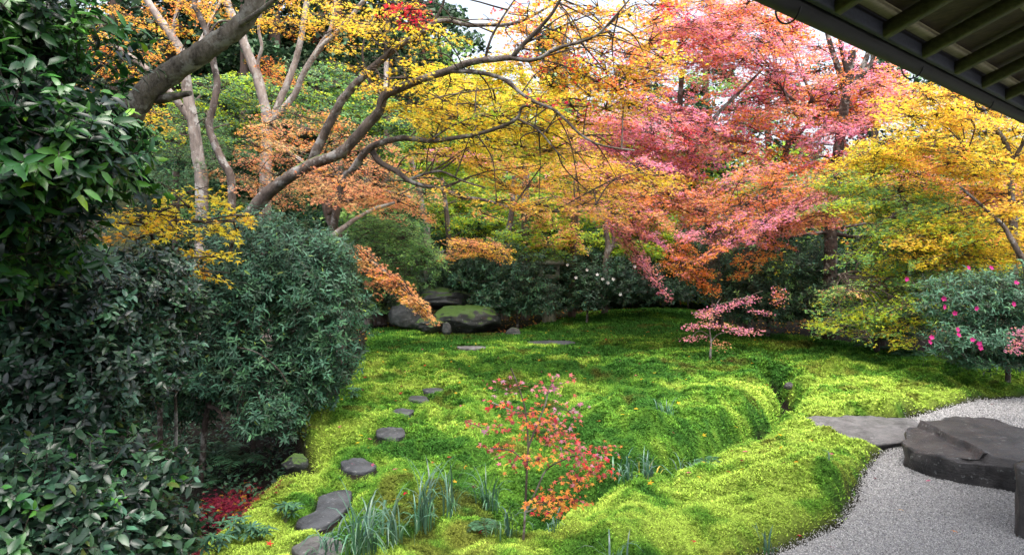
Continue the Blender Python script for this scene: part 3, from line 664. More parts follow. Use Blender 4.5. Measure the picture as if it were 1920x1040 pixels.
# --- hillside green and salmon masses
tree("maple_tree", "pale green layered maple on the slope behind the forked stems", [([(330, 330), (340, 260), (360, 200), (400, 160)], 12, 5, 16, 16, 330)], [],
     [([(290, 200), (400, 150), (520, 150), (560, 210), (480, 290), (300, 300)], 26, (14.5, 17), [('B', .6), ('G', .3), ('YG', .4)], 70, 12, 12, .75)], B_BROWN, group=TL)
tree("maple_tree", "bluish green layered maple behind the long dark branch", [([(690, 330), (700, 260), (720, 200), (725, 110)], 13, 8, 16.5, 17, 690)], [],
     [([(560, 160), (640, 130), (720, 190), (800, 230), (820, 290), (700, 300), (600, 230)], 24, (15, 17.5), [('B', .6), ('G', .35), ('YG', .3)], 70, 12, 14, .75)], B_GREY, group=TL)
tree("maple_tree", "salmon orange maple spreading low behind the round shrub", [([(640, 470), (615, 400), (600, 340), (560, 300), (520, 270)], 20, 8, 11, 11.5, 640), ([(615, 400), (660, 375), (720, 360), (770, 370)], 10, 5, 11, 10.5)],
     [(600, 345, 90, 20, 10.6, [('S', 1)], 10, 1), (680, 360, 80, 22, 10.4, [('S', 1)], 16, 1), (745, 378, 70, 18, 10.4, [('S', .9), ('O', .2)], 22, 1)],
     [([(420, 330), (470, 250), (540, 200), (650, 230), (730, 280), (790, 340), (810, 390), (640, 385), (500, 370)], 34, (10.4, 12.5), [('S', .72), ('O', .18), ('B', .3)], 60, 15, 14, .6)], B_BROWN, group=TL, leaf=.06)
tree("maple_tree", "round green maple dome left of the boulders", [([(712, 480), (715, 440)], 26, 16, 16.6, 16.6, 712)],
     [(700, 430, 60, 26, 12.6, [('G', .8), ('B', .3)], -8, 1.1), (760, 445, 70, 30, 12.4, [('G', .8), ('B', .3)], 12, 1.1), (730, 480, 80, 34, 12.3, [('G', .8), ('B', .3)], 0, 1.1), (800, 480, 40, 30, 12.6, [('G', .7), ('B', .4)], 25, 1.1),
      (660, 460, 40, 30, 12.8, [('B', .7), ('G', .4)], -20, 1), (740, 520, 60, 22, 12.5, [('G', .5), ('B', .5)], 0, 1), (740, 415, 55, 14, 12.9, [('G', .8), ('B', .3)], 0, 1)], (), B_BROWN, group=TL, leaf=.055, sprayL=.3)
tree("maple_tree", "small amber maple pad overhanging the boulders", [([(760, 520), (790, 495), (815, 478), (850, 468), (900, 462)], 9, 3, 16.5, 13.2, 735)],
     [(880, 455, 55, 10, 13.2, [('S', .6), ('YO', .5)], 6, 1.2), (930, 462, 40, 10, 13.2, [('S', .9), ('YO', .3)], 18, 1.1), (850, 475, 35, 10, 13.3, [('YO', .9), ('S', .2)], -10, 1.1), (900, 470, 60, 12, 13.4, [('YO', .7), ('S', .5)], 8, 1)], (), B_DARK, group=TL, leaf=.055)
tree("maple_tree", "drooping salmon maple spray hanging beside the round shrub", [([(560, 520), (600, 462), (640, 430), (667, 410), (700, 392), (740, 380)], 14, 5, 8.6, 9.2, 540), ([(600, 452), (660, 470), (710, 500), (760, 545), (800, 580)], 9, 2, 8.6, 8.0)],
     [(690, 490, 45, 22, 8.2, [('S', 1), ('O', .15)], 38, 1.3), (740, 530, 45, 22, 8.1, [('S', 1), ('YO', .2)], 38, 1.4), (775, 560, 40, 18, 8.0, [('S', 1), ('YO', .25)], 40, 1.4), (802, 585, 24, 10, 8.0, [('S', .8), ('YO', .3)], 42, 1.2), (705, 540, 20, 14, 8.2, [('S', 1)], 20, .7), (670, 480, 25, 12, 8.3, [('S', 1)], 30, .8)], (), B_GREY, group=TL, leaf=.055, sprayL=.3)

# --- middle maple with the long branches
tree("maple_tree", "maple with long sinuous dark branches reaching right over the lawn", [
    ([(425, 560), (455, 430), (490, 375), (520, 348), (545, 330), (589, 306), (640, 285), (690, 232), (711, 209), (721, 180), (758, 162), (802, 145), (849, 130), (876, 119), (909, 113), (960, 108)], 27, 11, 9.2, 8.2, 420),
    ([(960, 108), (977, 88), (1010, 54), (1034, 27), (1056, -10)], 10, 5, 8.2, 7.8),
    ([(955, 108), (990, 113), (1014, 108), (1044, 91), (1088, 79), (1121, 64), (1148, 37), (1180, 0)], 9, 3, 8.2, 7.6),
    ([(840, 133), (896, 136), (943, 148), (977, 175), (1004, 192), (1037, 205), (1068, 232), (1088, 252), (1118, 269), (1150, 277), (1190, 282)], 9, 2.5, 8.4, 7.8),
    ([(909, 114), (919, 77), (940, 37), (972, -10)], 6, 3, 8.3, 8),
    ([(640, 350), (660, 320), (690, 280), (721, 266), (758, 259), (805, 264), (849, 259), (893, 252), (936, 239), (970, 222), (983, 199), (1037, 204)], 15, 4, 9.2, 8.4, 560),
    ([(694, 276), (711, 303), (741, 320), (765, 337), (790, 347), (830, 355), (860, 368), (909, 375), (960, 390), (1010, 395), (1078, 397), (1130, 392)], 12, 3, 9.1, 8.6),
    ([(765, 337), (800, 325), (830, 322), (870, 340), (910, 352)], 6, 3, 9, 8.8),
    ([(585, 305), (592, 285), (616, 236), (640, 190), (660, 165), (690, 135), (721, 108), (751, 84), (785, 67), (812, 44), (839, 39), (876, 47), (919, 47), (963, 44), (1004, 27), (1040, 5)], 19, 4, 9.2, 8.6),
    ([(812, 46), (830, 10), (835, -20)], 6, 4, 8.9, 8.8), ([(721, 183), (690, 150), (680, 90), (700, 30)], 5, 3, 9, 9), ([(720, 205), (790, 190), (860, 175), (940, 165)], 4, 2, 8.9, 8.6),
    ([(805, 264), (850, 235), (900, 215), (940, 200)], 4, 2, 8.8, 8.6), ([(970, 222), (1010, 245), (1040, 280), (1060, 300)], 4, 2, 8.4, 8.2)],
    [(640, 375, 60, 20, 8.7, [('S', 1)], 14, .8), (610, 330, 50, 14, 8.8, [('S', .8), ('O', .2)], 12, .6), (700, 345, 50, 14, 8.7, [('S', 1)], 20, .7), (765, 18, 28, 18, 7.6, [('R', 1)], 5, 1.1), (775, 40, 16, 12, 7.6, [('R', 1)], 0, 1.0),
     (860, 362, 50, 10, 8.7, [('YO', .8), ('S', .3)], 10, .9), (930, 378, 60, 10, 8.6, [('YO', .8), ('S', .3)], 8, .9), (1010, 385, 60, 10, 8.5, [('YO', .7), ('S', .4)], 3, .9), (1090, 385, 60, 12, 8.5, [('YO', .6), ('S', .6)], 0, .9), (1150, 400, 50, 12, 8.6, [('S', .6), ('YO', .5)], 5, .9), (905, 400, 30, 9, 8.6, [('YO', .8), ('S', .3)], 30, .8)],
    [([(640, 0), (740, 0), (800, 30), (840, 90), (760, 160), (700, 190), (660, 120)], 18, (8.2, 9.4), [('Y', .7), ('YO', .45)], 48, 12, 8, .36),
     ([(740, 170), (860, 140), (1000, 200), (1100, 260), (1000, 300), (880, 300), (760, 230)], 30, (8.6, 10.5), [('Y', .85), ('YO', .3), ('YG', .15)], 60, 14, 10, .65),
     ([(980, 10), (1100, 0), (1260, 0), (1250, 100), (1180, 200), (1080, 230), (1000, 180), (960, 80)], 34, (7.8, 9.4), [('Y', .6), ('YO', .45), ('O', .35), ('R', .12)], 60, 20, 8, .6),
     ([(820, 290), (1100, 280), (1240, 330), (1200, 370), (950, 350)], 18, (9, 11), [('YO', .6), ('Y', .4), ('S', .35)], 70, 14, 8, .7)], B_BROWN, group=TL, leaf=.058)
# --- yellow-green and crimson behind the middle
tree("maple_tree", "luminous yellow maple behind the long branches, below the sky gap", [([(985, 330), (982, 290), (983, 250), (988, 190), (975, 120)], 15, 9, 17.5, 17.5, 985)],
     [(860, 290, 60, 12, 13.5, [('P', .8), ('R', .2)], 8, 1), (900, 300, 50, 10, 13.5, [('P', .8), ('R', .2)], 8, 1)],
     [([(830, 130), (960, 120), (1060, 180), (1150, 270), (1000, 320), (860, 250)], 22, (13.2, 15.5), [('Y', .7), ('YG', .4), ('YO', .25)], 62, 20, 8, .85)], B_BROWN, group=TL)
tree("maple_tree", "yellow green maple deep in the wood, dark straight trunk", [([(1074, 540), (1077, 440), (1081, 350), (1085, 250), (1088, 190)], 14, 11, 17.4, 17.4, 1072)], [],
     [([(960, 330), (1060, 250), (1140, 330), (1160, 420), (1060, 450), (980, 420)], 22, (19, 22), [('YG', .7), ('G', .4)], 55, 16, 6, .75)], B_CEDAR, group=TL)
tree("maple_tree", "yellow green maple with a thin bent trunk, back left of the lantern", [([(842, 460), (838, 410), (833, 365), (822, 300)], 11, 7, 17.5, 17.5, 844)], [],
     [([(760, 300), (900, 300), (960, 380), (920, 450), (830, 430), (770, 360)], 24, (17.5, 21), [('YG', .55), ('G', .5), ('Y', .1)], 55, 16, 10, .75)], B_BROWN, group=TL)
tree("maple_tree", "thin grey stem right of the green dome", [([(800, 425), (795, 410), (785, 350), (770, 290), (775, 230)], 13, 8, 17.5, 17.5, 802)], [], [([(760, 240), (850, 220), (900, 300), (820, 330)], 8, (15, 17), [('G', .5), ('YG', .6)], 55, 16, 8, .9)], B_GREY, group=TL)
tree("maple_tree", "yellow maple with a slim leaning trunk left of the lantern", [([(948, 500), (953, 440), (960, 395), (965, 330)], 13, 9, 17.5, 17.5, 946)], [],
     [([(940, 430), (1000, 420), (1040, 470), (980, 500)], 8, (16.8, 18.5), [('YG', .6), ('G', .6)], 50, 14, 5, .6), ([(1000, 380), (1080, 380), (1090, 470), (1020, 460)], 8, (16.5, 18), [('S', .4), ('YG', .5), ('YO', .2)], 40, 18, 5, .8)], B_BROWN, group=TL)
tree("maple_tree", "twisted brown double trunk right of the lantern", [([(1135, 500), (1140, 460), (1136, 425), (1150, 380), (1165, 330)], 12, 7, 17.6, 17.6, 1134), ([(1138, 480), (1150, 455), (1148, 420), (1170, 400)], 8, 5, 17.6, 17.6)], [],
     [([(1130, 400), (1240, 380), (1260, 480), (1160, 490)], 12, (18, 21), [('YG', .9), ('G', .3)], 55, 22, 0, 1.1), ([(1100, 300), (1260, 290), (1260, 380), (1120, 380)], 10, (14.5, 16), [('YO', .5), ('YG', .4), ('O', .3)], 60, 16, 8, .8)], B_BROWN, group=TL)
# --- pink and orange maples
tree("maple_tree", "large pink maple with a slender leaning trunk, centre right", [
    ([(1345, 575), (1340, 500), (1335, 440), (1318, 395), (1303, 345), (1297, 290), (1287, 250), (1275, 200), (1280, 130)], 22, 9, 15.6, 13.6, 1348),
    ([(1335, 440), (1375, 400), (1440, 360), (1510, 350)], 9, 4, 12.5, 12), ([(1297, 290), (1340, 220), (1390, 170), (1430, 130)], 8, 4, 13, 13),
    ([(1318, 395), (1250, 380), (1190, 400), (1150, 430)], 8, 3, 12.5, 12), ([(1287, 250), (1230, 210), (1180, 200)], 6, 3, 13, 12.6)],
    [(1165, 440, 40, 18, 11.8, [('P', 1)], 40, 1), (1195, 480, 40, 16, 11.8, [('P', 1)], 46, 1), (1225, 520, 32, 12, 11.7, [('P', 1), ('R', .1)], 46, 1), (1215, 440, 40, 12, 11.9, [('P', 1)], 30, .9),
     (1490, 390, 60, 14, 11.4, [('P', 1)], -28, 1.2), (1430, 420, 60, 14, 11.4, [('P', 1)], -28, 1.2), (1375, 450, 55, 13, 11.4, [('P', .8), ('O', .4)], -28, 1.1), (1330, 475, 40, 11, 11.4, [('P', .6), ('O', .6)], -25, 1.1),
     (1290, 500, 50, 22, 11.8, [('O', 1), ('P', .2)], 5, 1), (1270, 470, 45, 18, 11.9, [('O', .9), ('P', .3)], -5, 1), (1320, 530, 24, 24, 11.8, [('O', 1)], 20, .9), (1420, 480, 45, 16, 12, [('O', 1)], -15, .9), (1450, 455, 40, 12, 11.8, [('P', .8), ('O', .3)], 10, .9), (1395, 510, 22, 12, 12, [('O', 1)], -10, .8), (1310, 440, 40, 12, 11.6, [('P', .9), ('O', .2)], 0, 1)],
    [([(1090, 260), (1180, 180), (1260, 200), (1330, 260), (1300, 320), (1200, 340), (1110, 300)], 24, (11.8, 14), [('P', .8), ('O', .25), ('R', .1)], 66, 19, 8, .8),
     ([(1060, 330), (1250, 310), (1290, 360), (1250, 420), (1150, 420), (1080, 370)], 18, (11.4, 13), [('P', .4), ('O', .45), ('S', .4)], 66, 17, 14, .8),
     ([(1290, 370), (1400, 320), (1540, 330), (1550, 420), (1420, 440), (1320, 430)], 22, (11.6, 13.2), [('O', .55), ('P', .5), ('S', .15)], 66, 18, -12, .8)], B_BROWN, group=TL)
tree("maple_tree", "tall rosy maple with bare forked limbs under the eave line", [
    ([(1400, 520), (1405, 470), (1418, 447), (1440, 400), (1465, 330), (1475, 280), (1490, 240), (1512, 205), (1525, 185)], 18, 8, 15.6, 14.5, 1398),
    ([(1512, 207), (1490, 190), (1470, 170), (1455, 130)], 7, 4, 14.5, 14.5), ([(1490, 205), (1478, 190), (1466, 165)], 5, 3, 14.5, 14.4), ([(1475, 280), (1530, 220), (1600, 200)], 6, 3, 14.5, 14), ([(1525, 190), (1490, 110), (1440, 40)], 6, 3, 14.5, 14.5)], [],
    [([(1200, 130), (1250, 10), (1390, 0), (1460, 40), (1540, 80), (1640, 120), (1700, 170), (1620, 230), (1540, 320), (1440, 320), (1360, 270), (1280, 220)], 58, (12.8, 16), [('P', .7), ('O', .4), ('R', .08)], 72, 17, 4, .55),
     ([(1240, 0), (1420, 0), (1500, 40), (1400, 110), (1280, 120)], 16, (12.5, 14), [('R', .25), ('P', .6), ('O', .5), ('YO', .1)], 66, 18, 2, .8)], B_BROWN, group=TL)
tree("cherry_tree", "stout black barked trunk forking below the eave", [
    ([(1556, 520), (1557, 460), (1558, 410), (1566, 330), (1576, 250), (1583, 200), (1590, 160), (1594, 130), (1598, 96)], 24, 13, 14, 14, 1556),
    ([(1588, 165), (1576, 140), (1566, 112), (1558, 88), (1545, 40)], 13, 8, 14, 14), ([(1592, 150), (1584, 118), (1577, 88), (1570, 40)], 10, 7, 14, 14), ([(1590, 165), (1607, 150), (1618, 125), (1626, 105), (1640, 60)], 13, 8, 14, 14), ([(1612, 145), (1630, 125), (1645, 90)], 9, 6, 14, 14),
    ([(1556, 435), (1520, 438), (1480, 444), (1450, 440)], 7, 3, 14, 13.6), ([(1560, 437), (1603, 444), (1637, 439), (1680, 430), (1700, 446)], 8, 3, 14, 13.6), ([(1560, 430), (1590, 425), (1640, 420), (1690, 445)], 6, 3, 14, 13.4)],
    [(1610, 225, 80, 16, 13.4, [('P', .8), ('O', .3)], -12, 1.1), (1650, 205, 60, 14, 13.4, [('P', .7), ('O', .4)], -12, 1), (1570, 250, 70, 14, 13.3, [('P', .9)], -8, 1)],
    [([(1500, 180), (1640, 130), (1720, 190), (1660, 220), (1540, 230)], 12, (14.3, 16), [('O', .8), ('YO', .4), ('P', .2)], 60, 17, -4, .75)], B_DARK, group=TL)
tree("maple_tree", "golden maple at the right edge with forked grey stems", [
    ([(1900, 420), (1897, 380), (1896, 340), (1896, 306), (1883, 263), (1862, 236), (1840, 200)], 14, 6, 10.5, 10.5, 1905), ([(1896, 306), (1915, 275), (1935, 240)], 8, 5, 10.5, 10.3), ([(1890, 330), (1850, 320), (1825, 300), (1808, 275)], 5, 3, 10.5, 10.2)], [],
    [([(1690, 170), (1780, 170), (1860, 210), (1950, 240), (1950, 330), (1820, 330), (1720, 280)], 30, (9.6, 12), [('Y', .75), ('YO', .5), ('O', .15)], 62, 17, 14, .85),
     ([(1680, 300), (1800, 300), (1920, 340), (1930, 400), (1780, 400), (1690, 360)], 18, (11, 13), [('YO', .6), ('O', .45), ('P', .15)], 62, 17, 6, .85)], B_BROWN, group=TL)
tree("maple_tree", "dense lemon yellow maple right of the black barked trunk", [([(1650, 430), (1645, 380), (1640, 330), (1630, 290)], 12, 6, 12.5, 12.5, 1655)],
     [(1640, 290, 60, 24, 11.8, [('Y', 1), ('YG', .15)], 0, 1.1), (1600, 300, 45, 20, 11.9, [('Y', .9), ('YO', .3)], -15, 1), (1680, 300, 50, 22, 11.9, [('Y', 1)], 12, 1), (1640, 325, 60, 18, 11.8, [('Y', .8), ('YG', .4)], 0, 1), (1660, 265, 50, 16, 12, [('Y', .9), ('YO', .3)], 5, 1)],
     [([(1540, 330), (1620, 340), (1740, 350), (1750, 400), (1620, 400), (1550, 375)], 14, (10.6, 12), [('G', .6), ('YG', .5), ('Y', .15)], 66, 16, -4, .9)], B_BROWN, group=TL)
tree("maple_tree", "amber and yellow maple above the pink flowered shrub", [([(1925, 500), (1913, 478), (1896, 448), (1879, 421), (1839, 384), (1800, 350)], 13, 4, 9.5, 9.8, 1930), ([(1792, 500), (1793, 470), (1790, 440), (1780, 420)], 5, 3, 10.5, 10.5), ([(1738, 510), (1730, 490), (1724, 475)], 5, 3, 10.5, 10.5)],
     [(1890, 400, 40, 18, 9.2, [('YO', .7), ('Y', .5)], -8, 1.1), (1900, 380, 40, 14, 9.1, [('YO', .9)], 0, 1)],
     [([(1700, 430), (1780, 400), (1920, 420), (1930, 490), (1820, 490), (1720, 490)], 22, (9.8, 11.4), [('Y', .6), ('YO', .55), ('YG', .15)], 60, 15, -2, .9)], B_BROWN, group=TL)
tree("maple_tree", "yellow green layered maple drooping to the lawn beside the flowered shrub", [
    ([(1640, 560), (1650, 520), (1690, 505), (1740, 495)], 9, 3, 12.2, 10.6, 1645), ([(1645, 530), (1610, 510), (1570, 515)], 6, 3, 12, 10.3)],
    [(1555, 585, 45, 10, 9.9, [('YG', .5), ('G', .6)], -8, .9), (1550, 607, 34, 7, 9.8, [('YG', .6), ('G', .4)], -6, .9), (1625, 622, 50, 9, 9.8, [('YG', .6), ('Y', .3), ('G', .4)], -10, .9), (1700, 640, 40, 9, 9.6, [('Y', .5), ('YG', .5)], -14, .8), (1600, 480, 50, 13, 10.2, [('G', .7), ('YG', .4)], -14, .9), (1750, 600, 40, 16, 9.9, [('YG', .7), ('G', .4)], 0, .8), (1600, 545, 60, 8, 9.8, [('S', .5), ('G', .5)], 2, .8), (1580, 600, 55, 12, 9.8, [('YG', .6), ('G', .5)], -4, 1), (1650, 590, 60, 14, 10, [('YG', .6), ('G', .5)], 5, 1), (1690, 610, 50, 12, 9.8, [('Y', .5), ('YG', .6)], -18, .9), (1590, 535, 40, 10, 10, [('G', .8), ('YG', .3)], -14, 1), (1700, 570, 60, 14, 9.6, [('YG', .6), ('S', .3), ('G', .3)], -16, .9)],
    [([(1625, 440), (1700, 385), (1790, 400), (1790, 440), (1700, 500), (1640, 520)], 22, (10, 11.5), [('G', .55), ('YG', .55), ('Y', .12)], 66, 13, -16, .85),
     ([(1570, 550), (1700, 500), (1800, 520), (1720, 600), (1570, 610)], 18, (9.9, 11.3), [('G', .6), ('YG', .5)], 60, 13, -10, .8)], B_DARK, group=TL)

# --- forest beyond: dark trees on the slope
FT = "dark conifers on the slope beyond the maples"
def conifer(px, Y, w, ytop, ybot, halfw, dens, label, pal=(('E', 1),)):
    tb, lb, wb = Buf(), Buf(), Buf(); X = (px - HX) / F * Y; zg = h1(X, Y); zt = ZC - (ytop - HY) / F * Y; zb = max(zg + 1.0, ZC - (ybot - HY) / F * Y)
    tube(tb, [(X, Y, zg - .2), (X + .05, Y, zg + (zt - zg) * .4), (X - .05, Y, zt)], [w / 2 / F * Y * 1.2, w / 2 / F * Y, w / 3 / F * Y], 9, (.1, .08, .07))
    R = halfw / F * Y; nb = max(8, int((zt - zb) * 3.2 * dens)); m = 240
    for k in range(nb):
        z = zb + (zt - zb) * (k + rng.random()) / nb; a = U(0, 6.28); L = R * U(.5, 1.15)
        d = np.array([math.cos(a), math.sin(a), -.18]); st = np.array([X, Y, z])
        s = rng.random(m) ** .6; side = np.array([-math.sin(a), math.cos(a), 0])
        C = st + d * (s * L)[:, None] + side * (rng.normal(0, .16, m) * L * (.4 + s))[:, None] + np.array([0, 0, 1]) * (rng.normal(0, .22, m) - .25 * s * s * L)[:, None]
        col = palcol(list(pal), m) * U(.6, 1.4, (m, 1))
        leaves(lb, C, rng.normal(0, .7, (m, 3)) + [0, -.2, .7], d + rng.normal(0, .5, (m, 3)) - [0, 0, .5], U(.16, .30, m), T1, col)
        sticks(wb, [st], [st + d * L * .9], .035, .01, (.06, .05, .04))
    root = (X, Y, zg); t = empty("conifer_tree", root, label, "tree", FT)
    tb.build("trunk", B_CEDAR, t, root); lb.build("crown", M_SHRUB, t, root); wb.build("twigs", B_TWIG, t, root)
CE = [('E', .7), ('B', .3)]
for px, Y, w, yt, yb, hw, dn, lb_ in [
    (60, 24, 20, -260, 330, 130, 1.0, "dark conifer farthest left behind the camellia"), (215, 25, 22, -260, 300, 120, .9, "dark conifer behind the amber leaves at upper left"),
    (320, 27, 18, -240, 240, 110, .8, "dark conifer seen between the leaning trunk and the forked maple"), (415, 29, 20, -240, 220, 110, .9, "dark conifer behind the thin crooked maple"),
    (455, 25, 15, -240, 160, 90, .7, "slim conifer behind the pale spreading stems, left one"), (512, 27, 22, -240, 170, 100, .9, "broad conifer framed by the pale spreading stems"),
    (590, 29, 16, -200, 200, 110, .9, "conifer right behind the pale spreading stems"), (632, 25, 17, -200, 120, 80, .7, "dark bare trunked conifer left of the hanging red leaves"),
    (725, 27, 16, -160, 190, 90, .9, "grey trunked conifer behind the hanging red leaves"), (790, 30, 14, -60, 230, 80, .9, "conifer just left of the sky gap"),
    (845, 34, 11, 60, 260, 60, .9, "short conifer below the sky gap"), (1058, 24, 22, 60, 280, 60, .5, "thick dark trunk behind the yellow and pink leaves"),
    (1190, 32, 14, 90, 330, 80, .6, "conifer behind the pink maple, left of its trunk"), (1325, 28, 16, 120, 330, 60, .5, "thin conifer behind the pink maple, right of its trunk"),
    (1440, 33, 14, 130, 360, 90, .7, "conifer low behind the rosy maple"), (1640, 30, 16, 100, 380, 100, .8, "conifer behind the lemon yellow maple"), (1800, 32, 16, 120, 400, 100, .8, "conifer behind the golden maple")]:
    conifer(px, Y, w, yt, min(yb, 110) if px < 800 else yb, hw, dn * .8, lb_, CE)

# ------------------------------------------------------------------ evergreen shrubs
def shrub(name, label, ells, leaf, ntips, T, pal, stems, matl=M_SHRUB, cat="shrub", group=None, perwhorl=8, bark=B_DARK, flowers=(), fcol=None, innerfrac=.35, droop=.1, lift=.03, fsize=.036):
    lb, tb = Buf(), Buf(); vol = np.array([e[3] * e[4] for e in ells], float); vol /= vol.sum()
    tips, dirs = [], []
    for (cx, cyy, Y, rx, ry, *dd), v in zip(ells, vol):
        k = int(ntips * v); c = P(cx, cyy, Y); R = np.array([rx / F * Y, dd[0] if dd else rx / F * Y, ry / F * Y])
        d = nrm(rng.standard_normal((k, 3))); d[:, 1] = np.where(rng.random(k) < .55, -abs(d[:, 1]), d[:, 1])
        lump = 1 + .26 * noise(d[:, 0] * 3.1 + cx, d[:, 2] * 3.1 + d[:, 1] * 2 + cyy) + .14 * noise(d[:, 0] * 7 + cx, d[:, 2] * 7)
        r = np.where(rng.random(k) < innerfrac, U(.35, .8, k), U(.82, 1.06, k)) * lump
        tips.append(c + d * R * r[:, None]); dirs.append(nrm(d + np.array([0, -.05, .35]) + rng.normal(0, .35, (k, 3))))
    tips = np.concatenate(tips); dirs = np.concatenate(dirs)
    ok = tips[:, 2] > h_raw(tips[:, 0], tips[:, 1]) + (.38 if T is TFAR else lift); tips, dirs = tips[ok], dirs[ok]
    n = len(tips); sid = np.repeat(np.arange(n), perwhorl); m = len(sid); k = np.tile(np.arange(perwhorl), n)
    a = k * 2.4 + U(0, 6.28, n)[sid]; f = k / perwhorl
    X = nrm(np.cross(dirs, np.array([.2, .3, .93]))); Yv = np.cross(dirs, X)
    rad = X[sid] * np.cos(a)[:, None] + Yv[sid] * np.sin(a)[:, None]
    C = tips[sid] - dirs[sid] * ((1 - f) * leaf * 2.0)[:, None]
    D = rad * (1.0 - .45 * f)[:, None] + dirs[sid] * (.55 + .5 * f)[:, None] + rng.normal(0, .18, (m, 3)) - np.array([0, 0, droop])
    N = dirs[sid] - .5 * rad + np.array([0, 0, .35]) + rng.normal(0, .2, (m, 3))
    tc = palcol(pal, n)[sid] * U(.7, 1.3, (n, 1))[sid]
    leaves(lb, C, N, D, leaf * U(.5, 1.3, m), T, tc * U(.65, 1.4, (m, 1)) * np.where(rng.random((m, 1)) < .012, np.array([3.5, 2., .8]), 1))
    sticks(tb, tips - dirs * leaf * 3.2, tips, .003, .0015, (.06, .05, .04))
    for st in stems:
        limb(tb, *st[:5], st[5] if len(st) > 5 else None, 8)
    c0 = ells[-1]; Xr = (c0[0] - HX) / F * c0[2]; root = (Xr, c0[2], h1(Xr, c0[2]))
    t = empty(name, root, label, cat, group)
    lb.build("foliage", matl, t, root); tb.build("stems", bark, t, root)
    for (fx, fy, fY) in flowers:
        b = Buf(); c = P(fx, fy, fY); npet = 9
        aa = np.arange(npet) * 2 * math.pi / 5 + U(0, 6); el = np.where(np.arange(npet) < 5, .25, .8)
        ax = nrm(np.array([U(-.5, .5), -1, U(-.1, .7)])); xx = nrm(np.cross(ax, [0, 0, 1])); yy = np.cross(ax, xx)
        rd = np.outer(np.cos(aa), xx) + np.outer(np.sin(aa), yy)
        leaves(b, np.tile(c, (npet, 1)), ax - rd * .3 + ax * el[:, None], rd + ax * el[:, None], fsize * U(.85, 1.1, npet), _oval(.42, -.1, .04), np.tile(fcol, (npet, 1)) * U(.8, 1.15, (npet, 1)))
        b.build("flower", M_PETAL, t, root)
    return t
SH = "evergreen shrubs"
shrub("camellia_tree", "tall glossy dark camellia filling the upper left corner", [(70, 60, 3.1, 150, 110, .7), (90, 210, 3.1, 160, 120, .7), (150, 300, 3.2, 150, 100, .6), (40, 380, 3.2, 130, 110, .6), (190, 250, 3.3, 90, 80, .45), (-60, 200, 3.0, 120, 300, .6), (60, 470, 3.7, 150, 90, .6), (-300, 0, 3.6, 250, 300, 1.2)],  # last ellipsoid extends the crown out of view, added to shade the hollow
      .078, 3000, TCAMN, [('C', .25), ('V', .9)], [([(-40, 700), (0, 500), (60, 300), (80, 100)], 22, 8, 5.2, 3.3, -60), ([(60, 420), (120, 330), (190, 280)], 12, 4, 3.35, 3.2), ([(75, 250), (140, 170), (190, 120)], 8, 4, 3.3, 3.2), ([(60, 420), (100, 390), (130, 400)], 6, 3, 3.2, 3.1)], M_GLOSSY, "shrub", SH)
shrub("camellia_shrub", "bluish green camellia mass in the middle left, below the yellow leaves", [(60, 560, 4.2, 170, 110, .8), (190, 560, 4.5, 150, 90, .7), (120, 680, 4.3, 190, 110, .8), (260, 640, 4.7, 90, 90, .6), (250, 490, 5.0, 130, 40, .5), (90, 760, 4.2, 150, 90, .7), (230, 720, 4.5, 110, 70, .5), (330, 560, 5.0, 70, 60, .4)],
      .057, 5800, TCAM, [('C', .5), ('E', .4), ('A', .25)], [([(150, 900), (160, 780), (180, 650)], 20, 8, 4.6, 4.5, 150), ([(330, 790), (325, 700), (310, 630)], 6, 3, 5.2, 4.9, 330)], M_GLOSSY, "shrub", SH)
shrub("camellia_shrub", "low camellia with shiny leaves in the bottom left corner", [(60, 900, 3.3, 150, 100, .6), (190, 960, 3.4, 140, 90, .5), (320, 880, 3.7, 60, 45, .3), (290, 990, 3.5, 90, 60, .4), (60, 1020, 3.1, 180, 80, .5), (150, 860, 3.6, 120, 60, .5)],
      .066, 1900, TCAM, [('C', .5), ('E', .4), ('A', .2), ('V', .1)], [([(235, 1090), (245, 1000), (258, 920)], 4, 2, 3.4, 3.4, 235), ([(120, 1100), (130, 1000), (150, 900)], 8, 3, 3.5, 3.5, 120)], M_GLOSSY, "shrub", SH)
shrub("osmanthus_shrub", "big rounded blue green shrub beside the stepping stone path", [(600, 590, 7.0, 92, 140, .7), (520, 500, 7.2, 150, 95, .9), (450, 560, 6.7, 100, 110, .7), (560, 690, 6.8, 85, 90, .6), (470, 430, 7.8, 130, 45, .7), (620, 500, 7.4, 60, 80, .6), (440, 680, 6.4, 80, 100, .5), (615, 690, 6.9, 50, 65, .5), (510, 770, 6.2, 70, 50, .4), (350, 690, 6.6, 80, 120, .6)],
      .062, 6400, TLANCE, [('A', .8), ('E', .3)], [([(385, 790), (398, 730), (422, 690), (418, 650), (440, 610), (470, 590)], 10, 4, 6.2, 6.2, 375), ([(440, 650), (480, 660), (520, 690), (540, 720)], 3, 1.5, 6.1, 5.9), ([(430, 690), (455, 730), (445, 770), (470, 800)], 3, 1.5, 6.1, 6.0), ([(425, 640), (460, 620), (490, 610)], 6, 3, 6.3, 6.3), ([(480, 790), (500, 740), (510, 690)], 8, 4, 6.6, 6.6, 470), ([(392, 762), (408, 768), (420, 790)], 8, 5, 6.1, 6.0)], M_SHRUB, "shrub", SH, 9)
shrub("camellia_shrub", "dark camellia in front of the stone lantern, right of the boulder", [(955, 520, 15.8, 75, 60, .9), (930, 570, 15.5, 50, 50, .7), (1000, 560, 15.6, 60, 45, .7), (880, 500, 16.3, 60, 45, .8)],
      .085, 1700, TFAR, [('E', .7), ('A', .4)], [([(970, 610), (968, 570), (960, 530)], 5, 3, 15.4, 15.4, 970)], M_SHRUB, "shrub", SH)
